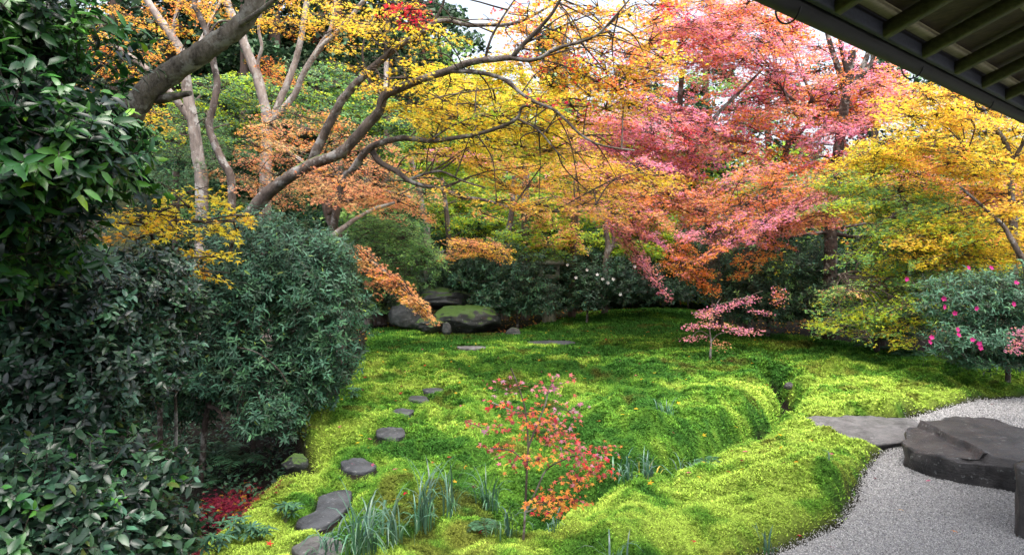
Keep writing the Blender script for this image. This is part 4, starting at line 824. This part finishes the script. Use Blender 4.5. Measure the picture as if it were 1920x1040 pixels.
shrub("camellia_shrub", "dark camellia hedge with white flowers right of the lantern", [(1110, 530, 17.2, 90, 60, .9), (1190, 540, 17, 80, 60, .9), (1240, 560, 17, 70, 50, .8), (1100, 575, 16.6, 45, 45, .6), (1060, 500, 17.4, 40, 25, .5)],
      .085, 2300, TFAR, [('E', .8), ('A', .25)], [([(1100, 610), (1102, 580), (1105, 550)], 5, 3, 16.4, 16.4, 1100)], M_SHRUB, "shrub", SH, 8, B_DARK,
      [(1064, 497, 16.6), (1100, 506, 16.4), (1130, 523, 16.2), (1150, 523, 16.1), (1163, 552, 16.0), (1080, 520, 16.3), (1140, 530, 16.1), (1120, 515, 16.2), (1190, 500, 16.1)], np.array([.85, .85, .82]), fsize=.048)
shrub("evergreen_shrub", "dark evergreen bush under the orange sprays, behind the red sapling", [(1440, 500, 14.5, 80, 55, .9), (1420, 570, 14, 80, 60, .8), (1500, 570, 14.2, 70, 60, .8), (1380, 530, 14.8, 60, 70, .8), (1530, 500, 14.8, 60, 50, .8)],
      .08, 2700, TFAR, [('E', .6), ('A', .3), ('G', .06)], [([(1440, 640), (1440, 560)], 8, 4, 14.3, 14.3, 1440)], M_SHRUB, "shrub", SH)
shrub("evergreen_shrub", "dark bush at the wood edge right of the black barked trunk", [(1600, 590, 12.8, 80, 60, .9), (1690, 560, 12.5, 90, 70, .9), (1680, 630, 11.8, 90, 30, .6), (1670, 500, 13.5, 70, 60, .8), (1560, 565, 13.3, 60, 45, .7)], .08, 2600, TFAR, [('E', .7), ('G', .15)], [([(1640, 660), (1645, 600)], 8, 4, 12.6, 12.6, 1640)], M_SHRUB, "shrub", SH)
shrub("evergreen_shrub", "dark leafy bush behind the boulders below the green dome", [(760, 540, 16.8, 90, 40, .9), (700, 560, 16, 60, 55, .8), (850, 520, 17.2, 70, 50, .8)], .085, 1500, TFAR, [('E', .8), ('G', .2)], [([(760, 600), (760, 560)], 6, 3, 16.8, 16.8, 760)], M_SHRUB, "shrub", SH)
shrub("evergreen_shrub", "dark undergrowth bush deep behind the white flowered hedge", [(1290, 560, 18.5, 110, 70, 1), (1180, 490, 19.5, 120, 50, 1), (1000, 470, 20, 140, 50, 1), (1330, 470, 18, 90, 60, 1)], .1, 2300, TFAR, [('E', 1)], [([(1290, 610), (1290, 560)], 6, 3, 18.5, 18.5, 1290)], M_SHRUB, "shrub", SH)
shrub("sasanqua_shrub", "sasanqua shrub with magenta flowers at the right edge of the lawn", [(1800, 560, 9.2, 100, 60, .8), (1890, 570, 9.0, 90, 80, .8), (1820, 630, 8.8, 90, 40, .6), (1900, 650, 8.6, 60, 40, .5), (1850, 668, 8.8, 100, 24, .5)],
      .065, 2300, TLANCE, [('A', .8), ('E', .35)], [([(1890, 690), (1895, 640), (1880, 590), (1850, 560)], 9, 3, 9.1, 8.9, 1890), ([(1895, 640), (1860, 620), (1830, 600)], 6, 3, 9, 8.8)], M_SHRUB, "shrub", SH, 9, B_BROWN,
      [(1747, 632, 8.2), (1743, 641, 8.2), (1795, 618, 8.15), (1797, 628, 8.2), (1823, 637, 8.1), (1858, 502, 8.3), (1830, 578, 8.1), (1700, 523, 8.5), (1790, 587, 8.2), (1770, 575, 8.2), (1900, 570, 8.1), (1905, 530, 8.2), (1815, 502, 8.4), (1836, 644, 8.1), (1838, 652, 8.1), (1770, 560, 8.3)],
      np.array([.52, .03, .20]))

# ------------------------------------------------------------------ woodland mass and dark ground cover
b = Buf()
def mass(poly, n, Y, pal, rx, ry, leaf, cnt):
    for (cx, cyy) in polysample(poly, n):
        yy = U(*Y); c = P(cx, cyy, yy); k = yy / F; m = cnt
        q = rng.standard_normal((m, 3)); q = nrm(q) * (rng.random((m, 1)) ** .5)
        C = c + q * np.array([rx * k, rx * k * .7, ry * k]) * U(.7, 1.3); C[:, 2] -= .25 * (C[:, 0] - c[0]) ** 2 / (rx * k)
        cb = palcol(pal, 1)[0]; col = np.where((rng.random(m) < .7)[:, None], cb, palcol(pal, m)) * U(.6, 1.35, (m, 1))
        ok = C[:, 2] > h_raw(C[:, 0], C[:, 1])
        leaves(b, C[ok], (rng.normal(0, .5, (m, 3)) + [0, -.4, .8])[ok], (rng.normal(0, 1, (m, 3)) - [0, 0, .5])[ok], (leaf * U(.7, 1.3, m))[ok], T1, col[ok])
mass([(180, 0), (840, 0), (850, 200), (860, 480), (300, 480), (200, 300)], 150, (26, 32), [('E', .85), ('G', .1), ('B', .25), ('O', .04)], 70, 30, .18, 420)
mass([(280, 290), (520, 300), (760, 380), (760, 480), (280, 500)], 46, (14.5, 18), [('E', .5), ('B', .45), ('G', .25), ('A', .3)], 60, 24, .10, 420)
mass([(840, 190), (1080, 200), (1260, 290), (1300, 480), (840, 480)], 90, (22, 30), [('YG', .5), ('G', .35), ('E', .35), ('Y', .15)], 70, 28, .15, 420)
mass([(1260, 260), (1540, 300), (1920, 260), (1980, 620), (1260, 600)], 150, (18, 27), [('G', .4), ('E', .6), ('YG', .35), ('O', .1), ('YO', .12)], 75, 30, .14, 420)
mass([(820, 440), (1560, 440), (1560, 600), (820, 590)], 70, (19.5, 22), [('E', 1)], 80, 26, .14, 420)
mass([(1060, 150), (1560, 120), (1560, 270), (1100, 270)], 16, (22, 30), [('E', .7), ('YG', .3), ('G', .3)], 55, 22, .14, 300)
tag(b.build("woodland", M_MAPLE), "far woodland foliage closing the view behind the garden trees", "woodland", kind="stuff")
b = Buf(); n = 26000; x, y = scatter(n, 3.2, 12, -100, 760); ho = sdist(x, y, HOLLOW); dd = segdist(x, y, DITCH)
k = (ho > -.02) & (dd > .12) & (noise(x * 2.2, y * 2.2) + .5 * noise(x * 6, y * 6) > -.25); x, y = x[k], y[k]; n = len(x)
z = h_raw(x, y) + U(.01, .16, n) * smooth(.0, .5, ho[k])
leaves(b, np.column_stack([x, y, z]), rng.normal(0, .4, (n, 3)) + [0, -.2, 1], rng.normal(0, 1, (n, 3)), U(.035, .07, n), TFAR, palcol([('E', .8), ('A', .2)], n) * U(.5, 1.2, (n, 1)))
tag(b.build("ground_cover", M_SHRUB), "dark low leaves covering the soil of the shady hollow", "ground cover", kind="stuff")

# ------------------------------------------------------------------ saplings
def sapling(name, label, stems, sprays, Y, leaf, pal, foot):
    tb, lb, wb = Buf(), Buf(), Buf()
    for s in stems: sk = limb(tb, *s)
    for (cx, cyy, rx, ry, tilt, pl, n) in sprays:
        n = int(n * (1.25 if Y < 7 else 1.7))
        c = P(cx, cyy, Y + U(-.15, .15)); k = Y / F
        q = rng.standard_normal((n, 3)); q = nrm(q) * rng.random((n, 1)) ** .5
        C = c + q * np.array([rx * k, rx * k * .6, ry * k]); C[:, 2] -= math.tan(math.radians(tilt)) * (C[:, 0] - c[0])
        N = np.array([0, -.45, .9]) + rng.normal(0, .35, (n, 3)); D = rng.normal(0, 1, (n, 3)) * [1, .7, .3] - [0, 0, .3]
        leaves(lb, C, N, D, leaf * U(.6, 1.15, n), T5 if Y < 7 else T3, np.clip(palcol(pl, n) * U(.75, 1.2, (n, 1)), 0, .9))
        pk = rng.choice(n, min(n, 8), replace=False); sticks(wb, np.tile(c, (len(pk), 1)), C[pk], .0022, .001, (.12, .08, .06))
    root = onground(*foot); t = empty(name, root, label, "sapling")
    tb.build("trunk", B_BROWN, t, root); lb.build("crown", M_MAPLE, t, root); wb.build("twigs", B_TWIG, t, root)
PAL['K'] = [(.62, .14, .10), (.70, .24, .07), (.52, .08, .09), (.55, .18, .22), (.30, .05, .06)]
PAL['Q'] = [(.66, .24, .34), (.54, .26, .40), (.72, .18, .20)]
RD = [('P', .6), ('Q', .3), ('O', .35)]
sapling("maple_sapling", "slender young maple with pink and orange leaves in the foreground moss",
    [([(981, 1020), (985, 950), (988, 880), (990, 830), (985, 770), (974, 730), (964, 705), (958, 690)], 5, 1.2, 4.1, 4.1, 980),
     ([(985, 960), (1005, 920), (1025, 880), (1060, 860), (1090, 850)], 4, 1.5, 4.1, 4.0), ([(990, 840), (1005, 800), (1020, 765), (1030, 730), (1045, 700)], 4, 1.5, 4.1, 4.1),
     ([(985, 960), (1010, 950), (1040, 935), (1080, 935)], 3, 1.2, 4.1, 4), ([(988, 870), (960, 845), (920, 840)], 3, 1, 4.1, 4.1), ([(986, 780), (950, 765), (925, 755)], 2.5, 1, 4.1, 4.1)],
    [(900, 800, 40, 18, 4, [('Q', .5), ('K', .7)], 14), (1130, 840, 50, 18, 10, [('K', .8), ('Q', .4)], 22), (1000, 810, 55, 26, 8, [('K', .8), ('O', .3)], 30), (1065, 770, 55, 24, 8, [('Q', .7), ('K', .5)], 22), (1075, 900, 50, 18, 4, [('K', .7), ('O', .4)], 24), (960, 870, 40, 18, 0, [('K', .8), ('O', .3)], 14), (955, 730, 43, 39, 5, [('Q', 1), ('K', .4)], 21), (1040, 725, 62, 33, 0, [('Q', 1), ('K', .2)], 27), (985, 775, 62, 28, 5, [('O', .6), ('R', .4), ('K', .4)], 51), (930, 760, 27, 22, 0, [('R', .6), ('Q', .4)], 13),
     (1040, 800, 56, 28, 18, [('K', .8), ('O', .3), ('Q', .2)], 57), (1080, 845, 75, 28, 16, [('K', .8), ('R', .3), ('Q', .3)], 78), (1105, 878, 62, 19, 6, [('K', .8), ('R', .3), ('O', .2)], 60), (1010, 860, 43, 19, 0, [('O', .7), ('K', .4)], 27),
     (930, 840, 50, 12, 4, [('K', .6), ('O', .4), ('R', .3)], 21), (1050, 935, 62, 22, 4, [('O', .8), ('K', .3)], 69), (1010, 940, 31, 16, 0, [('O', .8), ('R', .3)], 21), (1030, 960, 43, 16, 0, [('O', .7), ('R', .4)], 24), (935, 800, 31, 16, 0, [('K', 1)], 12)],
    4.1, .046, RD, (981, 1035))
sapling("maple_sapling", "small pinkish red maple sapling standing in the far lawn", [([(1332, 660), (1333, 640), (1330, 610), (1335, 585), (1350, 560)], 4, 1.5, 11.2, 11.2, 1332), ([(1333, 640), (1350, 625), (1390, 620)], 2, 1, 11.2, 11.1), ([(1331, 630), (1310, 620), (1290, 640)], 2, 1, 11.2, 11.2), ([(1350, 570), (1390, 560), (1430, 545)], 2, 1, 11.2, 11.2)],
    [(1350, 578, 40, 10, -10, [('P', 1)], 90), (1395, 565, 40, 10, -12, [('P', 1)], 80), (1325, 590, 30, 10, 5, [('P', 1), ('S', .3)], 70), (1300, 612, 25, 8, -5, [('P', 1)], 50), (1340, 610, 40, 10, 4, [('P', .8), ('S', .4)], 80), (1395, 620, 45, 9, 4, [('P', 1)], 100), (1300, 635, 28, 7, -4, [('P', 1)], 50), (1350, 648, 25, 12, 0, [('S', 1)], 30), (1460, 555, 20, 24, 5, [('P', .6), ('O', .5)], 70), (1425, 585, 30, 8, 10, [('P', 1)], 40)],
    11.2, .05, RD, (1332, 668))
sapling("maple_sapling", "pink maple sprig reaching in at the right edge below the flowers", [([(1950, 690), (1935, 660), (1915, 640), (1900, 625)], 3, 1, 8, 8, 1955)],
    [(1912, 622, 20, 12, 0, [('P', 1)], 30), (1905, 645, 22, 14, 0, [('P', 1)], 34), (1900, 660, 18, 6, 0, [('P', 1)], 14)], 8.0, .05, RD, (1955, 700))

# ------------------------------------------------------------------ grass clumps, ferns, whorled plants
def blades(buf, base, n, L, w, spread, col, tilt0=.15):
    K = 7
    for _ in range(n):
        a = U(0, 6.28); ln = L * U(.55, 1.15); lean = tilt0 + (spread + .15) * U(.1, 1.5); d = np.array([math.cos(a), math.sin(a), 0]); sdv = np.array([-d[1], d[0], 0])
        s = np.linspace(0, 1, K); bend = .5 * lean * s + 2.6 * lean * s ** 2
        ds = ln / (K - 1); x = np.concatenate([[0], np.cumsum(np.sin(np.minimum(bend[:-1], 2.3)) * ds)]); z = np.concatenate([[0], np.cumsum(np.cos(np.minimum(bend[:-1], 2.3)) * ds)])
        p = base + d * U(0, .04) + np.array([rng.normal(0, .035), rng.normal(0, .035), -.01]) + np.outer(x, d) + np.outer(z, [0, 0, 1.]); p[:, :2] += rng.normal(0, .01, 2)
        wd = .58 * w * U(.7, 1.2) * np.array([.6, .9, 1, .95, .8, .5, .05]); fold = np.array([0, 0, 1.]) * (wd * .35)[:, None]
        V = np.stack([p - sdv * wd[:, None] + fold, p, p + sdv * wd[:, None] + fold], 1).reshape(-1, 3)
        f = []
        for i in range(K - 1):
            f += [(3 * i, 3 * i + 1, 3 * i + 4, 3 * i + 3), (3 * i + 1, 3 * i + 2, 3 * i + 5, 3 * i + 4)]
        buf.add(V, np.array(f), np.clip(np.array(col) * U(.7, 1.3) * (1 + rng.normal(0, .08, 3)), .005, .8))
GR = "strap leaved grass clumps in the moss"
for px, py, n, L, w, sp, lb_ in [(795, 990, 22, .42, .010, .45, "tall blue green grass clump left of the young maple"), (845, 965, 12, .36, .009, .4, "upright grass tuft with one very long blade"),
    (915, 945, 20, .30, .010, .6, "silvery grass clump beside the young maple stem"), (680, 1035, 34, .36, .010, .9, "wide arching grass clump at the bottom by the speckled stone"), (735, 1015, 16, .32, .010, .9, "low arching grass beside the wide bottom clump"),
    (1150, 1030, 12, .26, .011, .55, "small broad bladed grass clump alone in bright moss at the bottom"), (945, 1010, 12, .26, .009, .8, "grass tuft at the foot of the young maple"), (1215, 895, 20, .28, .009, .8, "grass clump in the gully with yellowing blades"),
    (1170, 905, 16, .24, .009, .8, "dark grass at the gully mouth behind the young maple"), (1290, 865, 16, .22, .008, .9, "grass overhanging the gully, farther up"), (1250, 880, 12, .22, .008, .8, "thin grass tuft between two gully clumps"), (1435, 985, 5, .14, .012, .3, "few broad blades on the bright moss mound"),
    (1558, 900, 3, .12, .010, .3, "single pair of blades near the gravel edge"), (1040, 1000, 8, .2, .008, .7, "small grass tuft right of the young maple stem"), (620, 1040, 10, .28, .01, .9, "grass blades leaning over the speckled stone")]:
    g = onground(px, py); b = Buf(); blades(b, g, int(n * 1.2), L * 1.15, w, sp, (.07, .15, .10)); blades(b, g, n, L * .6, w, sp + .4, (.07, .17, .08))
    if "yellowing" in lb_: blades(b, g, 5, L, w, sp, (.42, .38, .05))
    tag(b.build("grass_clump", M_GRASS, None, tuple(g)), lb_, "grass", GR)
FG = "ferns in the shade"
def fern(px, py, n, L, label, col=(.05, .13, .06), lift=0):
    g = onground(px, py); g[2] += lift; b = Buf(); off = U(0, 6)
    for k in range(n):
        a = off + k * 6.28 / n + U(-.3, .3); d = np.array([math.cos(a), math.sin(a), 0]); sdv = np.array([-d[1], d[0], 0]); K = 16; s = np.linspace(0, 1, K)
        ln = L * U(.75, 1.15); p = g + np.outer(ln * s * .85, d) + np.outer(ln * (.62 * s - .62 * s ** 2.2), [0, 0, 1.])
        sticks(b, p[:-1], p[1:], .003, .003, (.05, .07, .03))
        for sg in (-1, 1):
            wid = .34 * ln * np.sin(np.pi * np.clip(s * .93 + .07, 0, 1)) ** .8 * (1 - .45 * s)
            leaves(b, p[1:], np.tile([0, 0, 1.], (K - 1, 1)) + rng.normal(0, .12, (K - 1, 3)), np.tile(sdv * sg + d * .35 - [0, 0, .15], (K - 1, 1)), wid[1:] + .01, TLANCE, np.tile(col, (K - 1, 1)) * U(.7, 1.3, (K - 1, 1)))
    tag(b.build("fern", M_SHRUB, None, tuple(g)), label, "fern", FG)
for px, py, n, L, lb_, lift in [(405, 850, 9, .42, "large fern in the dark hollow left of the ditch", 0), (345, 855, 8, .34, "fern deep in the hollow, farthest left", 0), (445, 890, 7, .34, "fern hanging over the ditch edge", .1), (380, 905, 6, .24, "small fern low by the red leaf litter", 0), (475, 810, 7, .3, "fern under the round shrub", 0), (1330, 830, 7, .2, "small fern on the gully bank", 0),
                              (905, 985, 6, .16, "tiny fern among the grass at the centre bottom", 0), (1640, 655, 8, .5, "fern at the wood edge on the right", 0), (1880, 668, 8, .5, "fern below the flowered shrub", 0), (1700, 668, 9, .4, "fern at the lawn corner beside the flowered shrub", 0), (905, 615, 7, .5, "pale fern beside the big mossy boulder", 0)]:
    fern(px, py, n, L, lb_, lift=lift)
WG = "small whorl leaved plants at the bottom"
for px, py, lb_ in [(440, 1020, "small whorled plant at the bottom left of the moss bank"), (490, 1015, "whorled plant with a red leaf caught in it"), (535, 990, "whorled plant by the largest stepping stone"), (410, 1035, "whorled plant at the very bottom by the ditch"), (665, 748, "grey leaved little plant under the round shrub edge")]:
    g = onground(px, py); b = Buf()
    for k in range(7):
        top = g + np.array([U(-.07, .07), U(-.07, .07), U(.05, .13)]); sticks(b, [g], [top], .003, .002, (.08, .09, .04)); m = 8; a = np.arange(m) * .785 + U(0, 1)
        d = np.stack([np.cos(a), np.sin(a), np.full(m, .15)], 1)
        leaves(b, np.tile(top, (m, 1)), np.tile([0, -.1, 1.], (m, 1)) + rng.normal(0, .2, (m, 3)), d, U(.05, .08, m), TLANCE, palcol([('A', 1)], m) * U(.8, 1.2, (m, 1)))
    tag(b.build("leafy_plant", M_SHRUB, None, tuple(g)), lb_, "plant", WG)

# ------------------------------------------------------------------ fallen leaves
def leafmesh(col, size):
    b = Buf(); V, Fc = T5; b.add(V * size, Fc, col); o = b.build("fallen_leaf", M_MAPLE); return o
FL = {'red': [(.7, .03, .07), (.7, .06, .04)], 'yellow': [(.78, .55, .04), (.8, .42, .04)], 'pink': [(.8, .16, .3)], 'orange': [(.75, .25, .05)], 'maroon': [(.16, .02, .03)]}
proto = {k: [leafmesh(c, .055) for c in v] for k, v in FL.items()}; used = set()
def drop(kind, px, py, label, group, size=1.0, dz=.028, pos=None):
    src = proto[kind][rng.integers(0, len(proto[kind]))]
    if src.name in used: o = src.copy(); COL.objects.link(o)
    else: o = src; used.add(src.name)
    g = onground(px, py) if pos is None else pos
    o.location = (g[0], g[1], g[2] + dz); o.rotation_euler = (U(-.4, .4) + .35, U(-.4, .4), U(0, 6.28)); o.scale = (size,) * 3
    tag(o, label, "fallen leaf", group)
for kind, px, py, lb_ in [("red", 1523, 826, "large crimson maple leaf on the bright moss mound by the slab"), ("pink", 1560, 856, "small pink leaf below the crimson one near the gravel"), ("pink", 616, 942, "pink leaf lying on the largest stepping stone"), ("red", 843, 862, "bright red leaf on dark moss left of the young maple"),
                          ("pink", 665, 862, "pink leaf on the edge of the slanting stepping stone"), ("red", 758, 903, "red leaf on moss above the tall grass clump"), ("orange", 810, 870, "orange leaf left of the bright red one"), ("red", 900, 1005, "red leaf at the bottom among grass tufts"), ("yellow", 405, 968, "yellow star leaf on the red litter in the ditch"), ("orange", 440, 990, "orange leaf beside the bottom whorled plants"), ("red", 505, 1028, "red leaf caught in the bottom whorled plants"), ("maroon", 1190, 783, "dark red leaf on the centre mound"), ("maroon", 1390, 880, "maroon leaf on the bright mound slope"), ("red", 1303, 1022, "red leaf at the bottom right of the moss"), ("yellow", 718, 747, "yellow leaf beside the near stepping stone path")]:
    drop(kind, px, py, lb_, "single fallen maple leaves")
for k in range(230):
    for _ in range(40):
        px, py = U(620, 1500), 622 + 300 * rng.random() ** 1.9; q = G(px, py)
        if mossmask(q[:1], q[1:])[0] > .9: break
    kind = ["yellow", "yellow", "yellow", "orange", "red", "maroon", "pink"][rng.integers(0, 7)]
    if kind == "orange": kind = "yellow"
    drop(kind, px, py, {"yellow": "yellow maple leaf scattered on the moss lawn", "red": "red maple leaf scattered on the moss lawn", "maroon": "dark maroon maple leaf scattered on the moss lawn", "pink": "pinkish maple leaf scattered on the moss lawn"}[kind],
         {"yellow": "yellow leaves scattered on the lawn", "red": "red leaves scattered on the lawn", "maroon": "maroon leaves scattered on the lawn", "pink": "pink leaves scattered on the lawn"}[kind], U(.85, 1.25), .034)
for v in proto.values():
    for o in v:
        if o.name not in used: bpy.data.objects.remove(o)
for px, py, kind in ((1500, 1015, "red"), (1690, 960, "yellow"), (1640, 900, "maroon"), (1790, 1000, "orange"), (1860, 760, "maroon"), (1740, 905, "pink"), (1560, 1030, "maroon")):
    drop(kind, px, py, {"red": "red maple leaf on the gravel near the moss corner", "yellow": "yellow maple leaf lying on the open gravel", "orange": "orange leaf on the gravel below the stone block", "pink": "pink leaf on the gravel beside the stone block", "maroon": "dark maroon leaf dropped on the pale gravel"}[kind], "leaves on the gravel", .9, .02)
b = Buf(); n = 900; c_ = G(425, 968, -.35)             # heap of leaves in the ditch
pt = c_ + rng.normal(0, 1, (n, 2)) * [.13, .20]; pt = pt[sdist(pt[:, 0], pt[:, 1], HOLLOW) > -.02]; n = len(pt)
leaves(b, np.column_stack([pt, h_raw(pt[:, 0], pt[:, 1]) + U(.01, .06, n)]), np.array([0, -.2, 1.]) + rng.normal(0, .4, (n, 3)), rng.normal(0, 1, (n, 3)), U(.045, .065, n), T5, np.array([(.26, .02, .05), (.34, .04, .06), (.14, .02, .04), (.6, .3, .04)])[rng.choice(4, n, p=[.4, .3, .22, .08])])
n = 1500
t = rng.random(n); dp = DITCH[np.minimum((t * 3).astype(int) + 2, 4)] ; dq = DITCH[np.minimum((t * 3).astype(int) + 3, 5)]
fr = rng.random((n, 1)); pt = dp * (1 - fr) + dq * fr + rng.normal(0, .11, (n, 2)) + np.array([-.17, 0])
z = h_raw(pt[:, 0], pt[:, 1]) + U(.005, .03, n)
leaves(b, np.column_stack([pt, z]), np.array([0, -.1, 1.]) + rng.normal(0, .35, (n, 3)), rng.normal(0, 1, (n, 3)), U(.045, .065, n), T5, np.array([(.22, .02, .04), (.30, .04, .05), (.12, .02, .03), (.5, .2, .04), (.3, .10, .03)])[rng.choice(5, n, p=[.35, .3, .2, .07, .08])])
x, y = scatter(2500, 14, 20, 620, 1900); k = mossmask(x, y) < .6; x, y = x[k], y[k]; n = len(x)
leaves(b, np.column_stack([x, y, h_raw(x, y) + .03]), np.array([0, -.2, 1.]) + rng.normal(0, .4, (n, 3)), rng.normal(0, 1, (n, 3)), U(.05, .08, n), T1, np.array([(.3, .12, .04), (.2, .07, .03), (.5, .3, .04)])[rng.integers(0, 3, n)])
tag(b.build("leaf_litter", M_MAPLE), "dark red and brown leaf litter in the ditch and under the shrubs", "leaf litter", kind="stuff")
print("maple leaves", NLEAF, "verts", sum(len(m.vertices) for m in bpy.data.meshes), "polys", sum(len(m.polygons) for m in bpy.data.meshes))
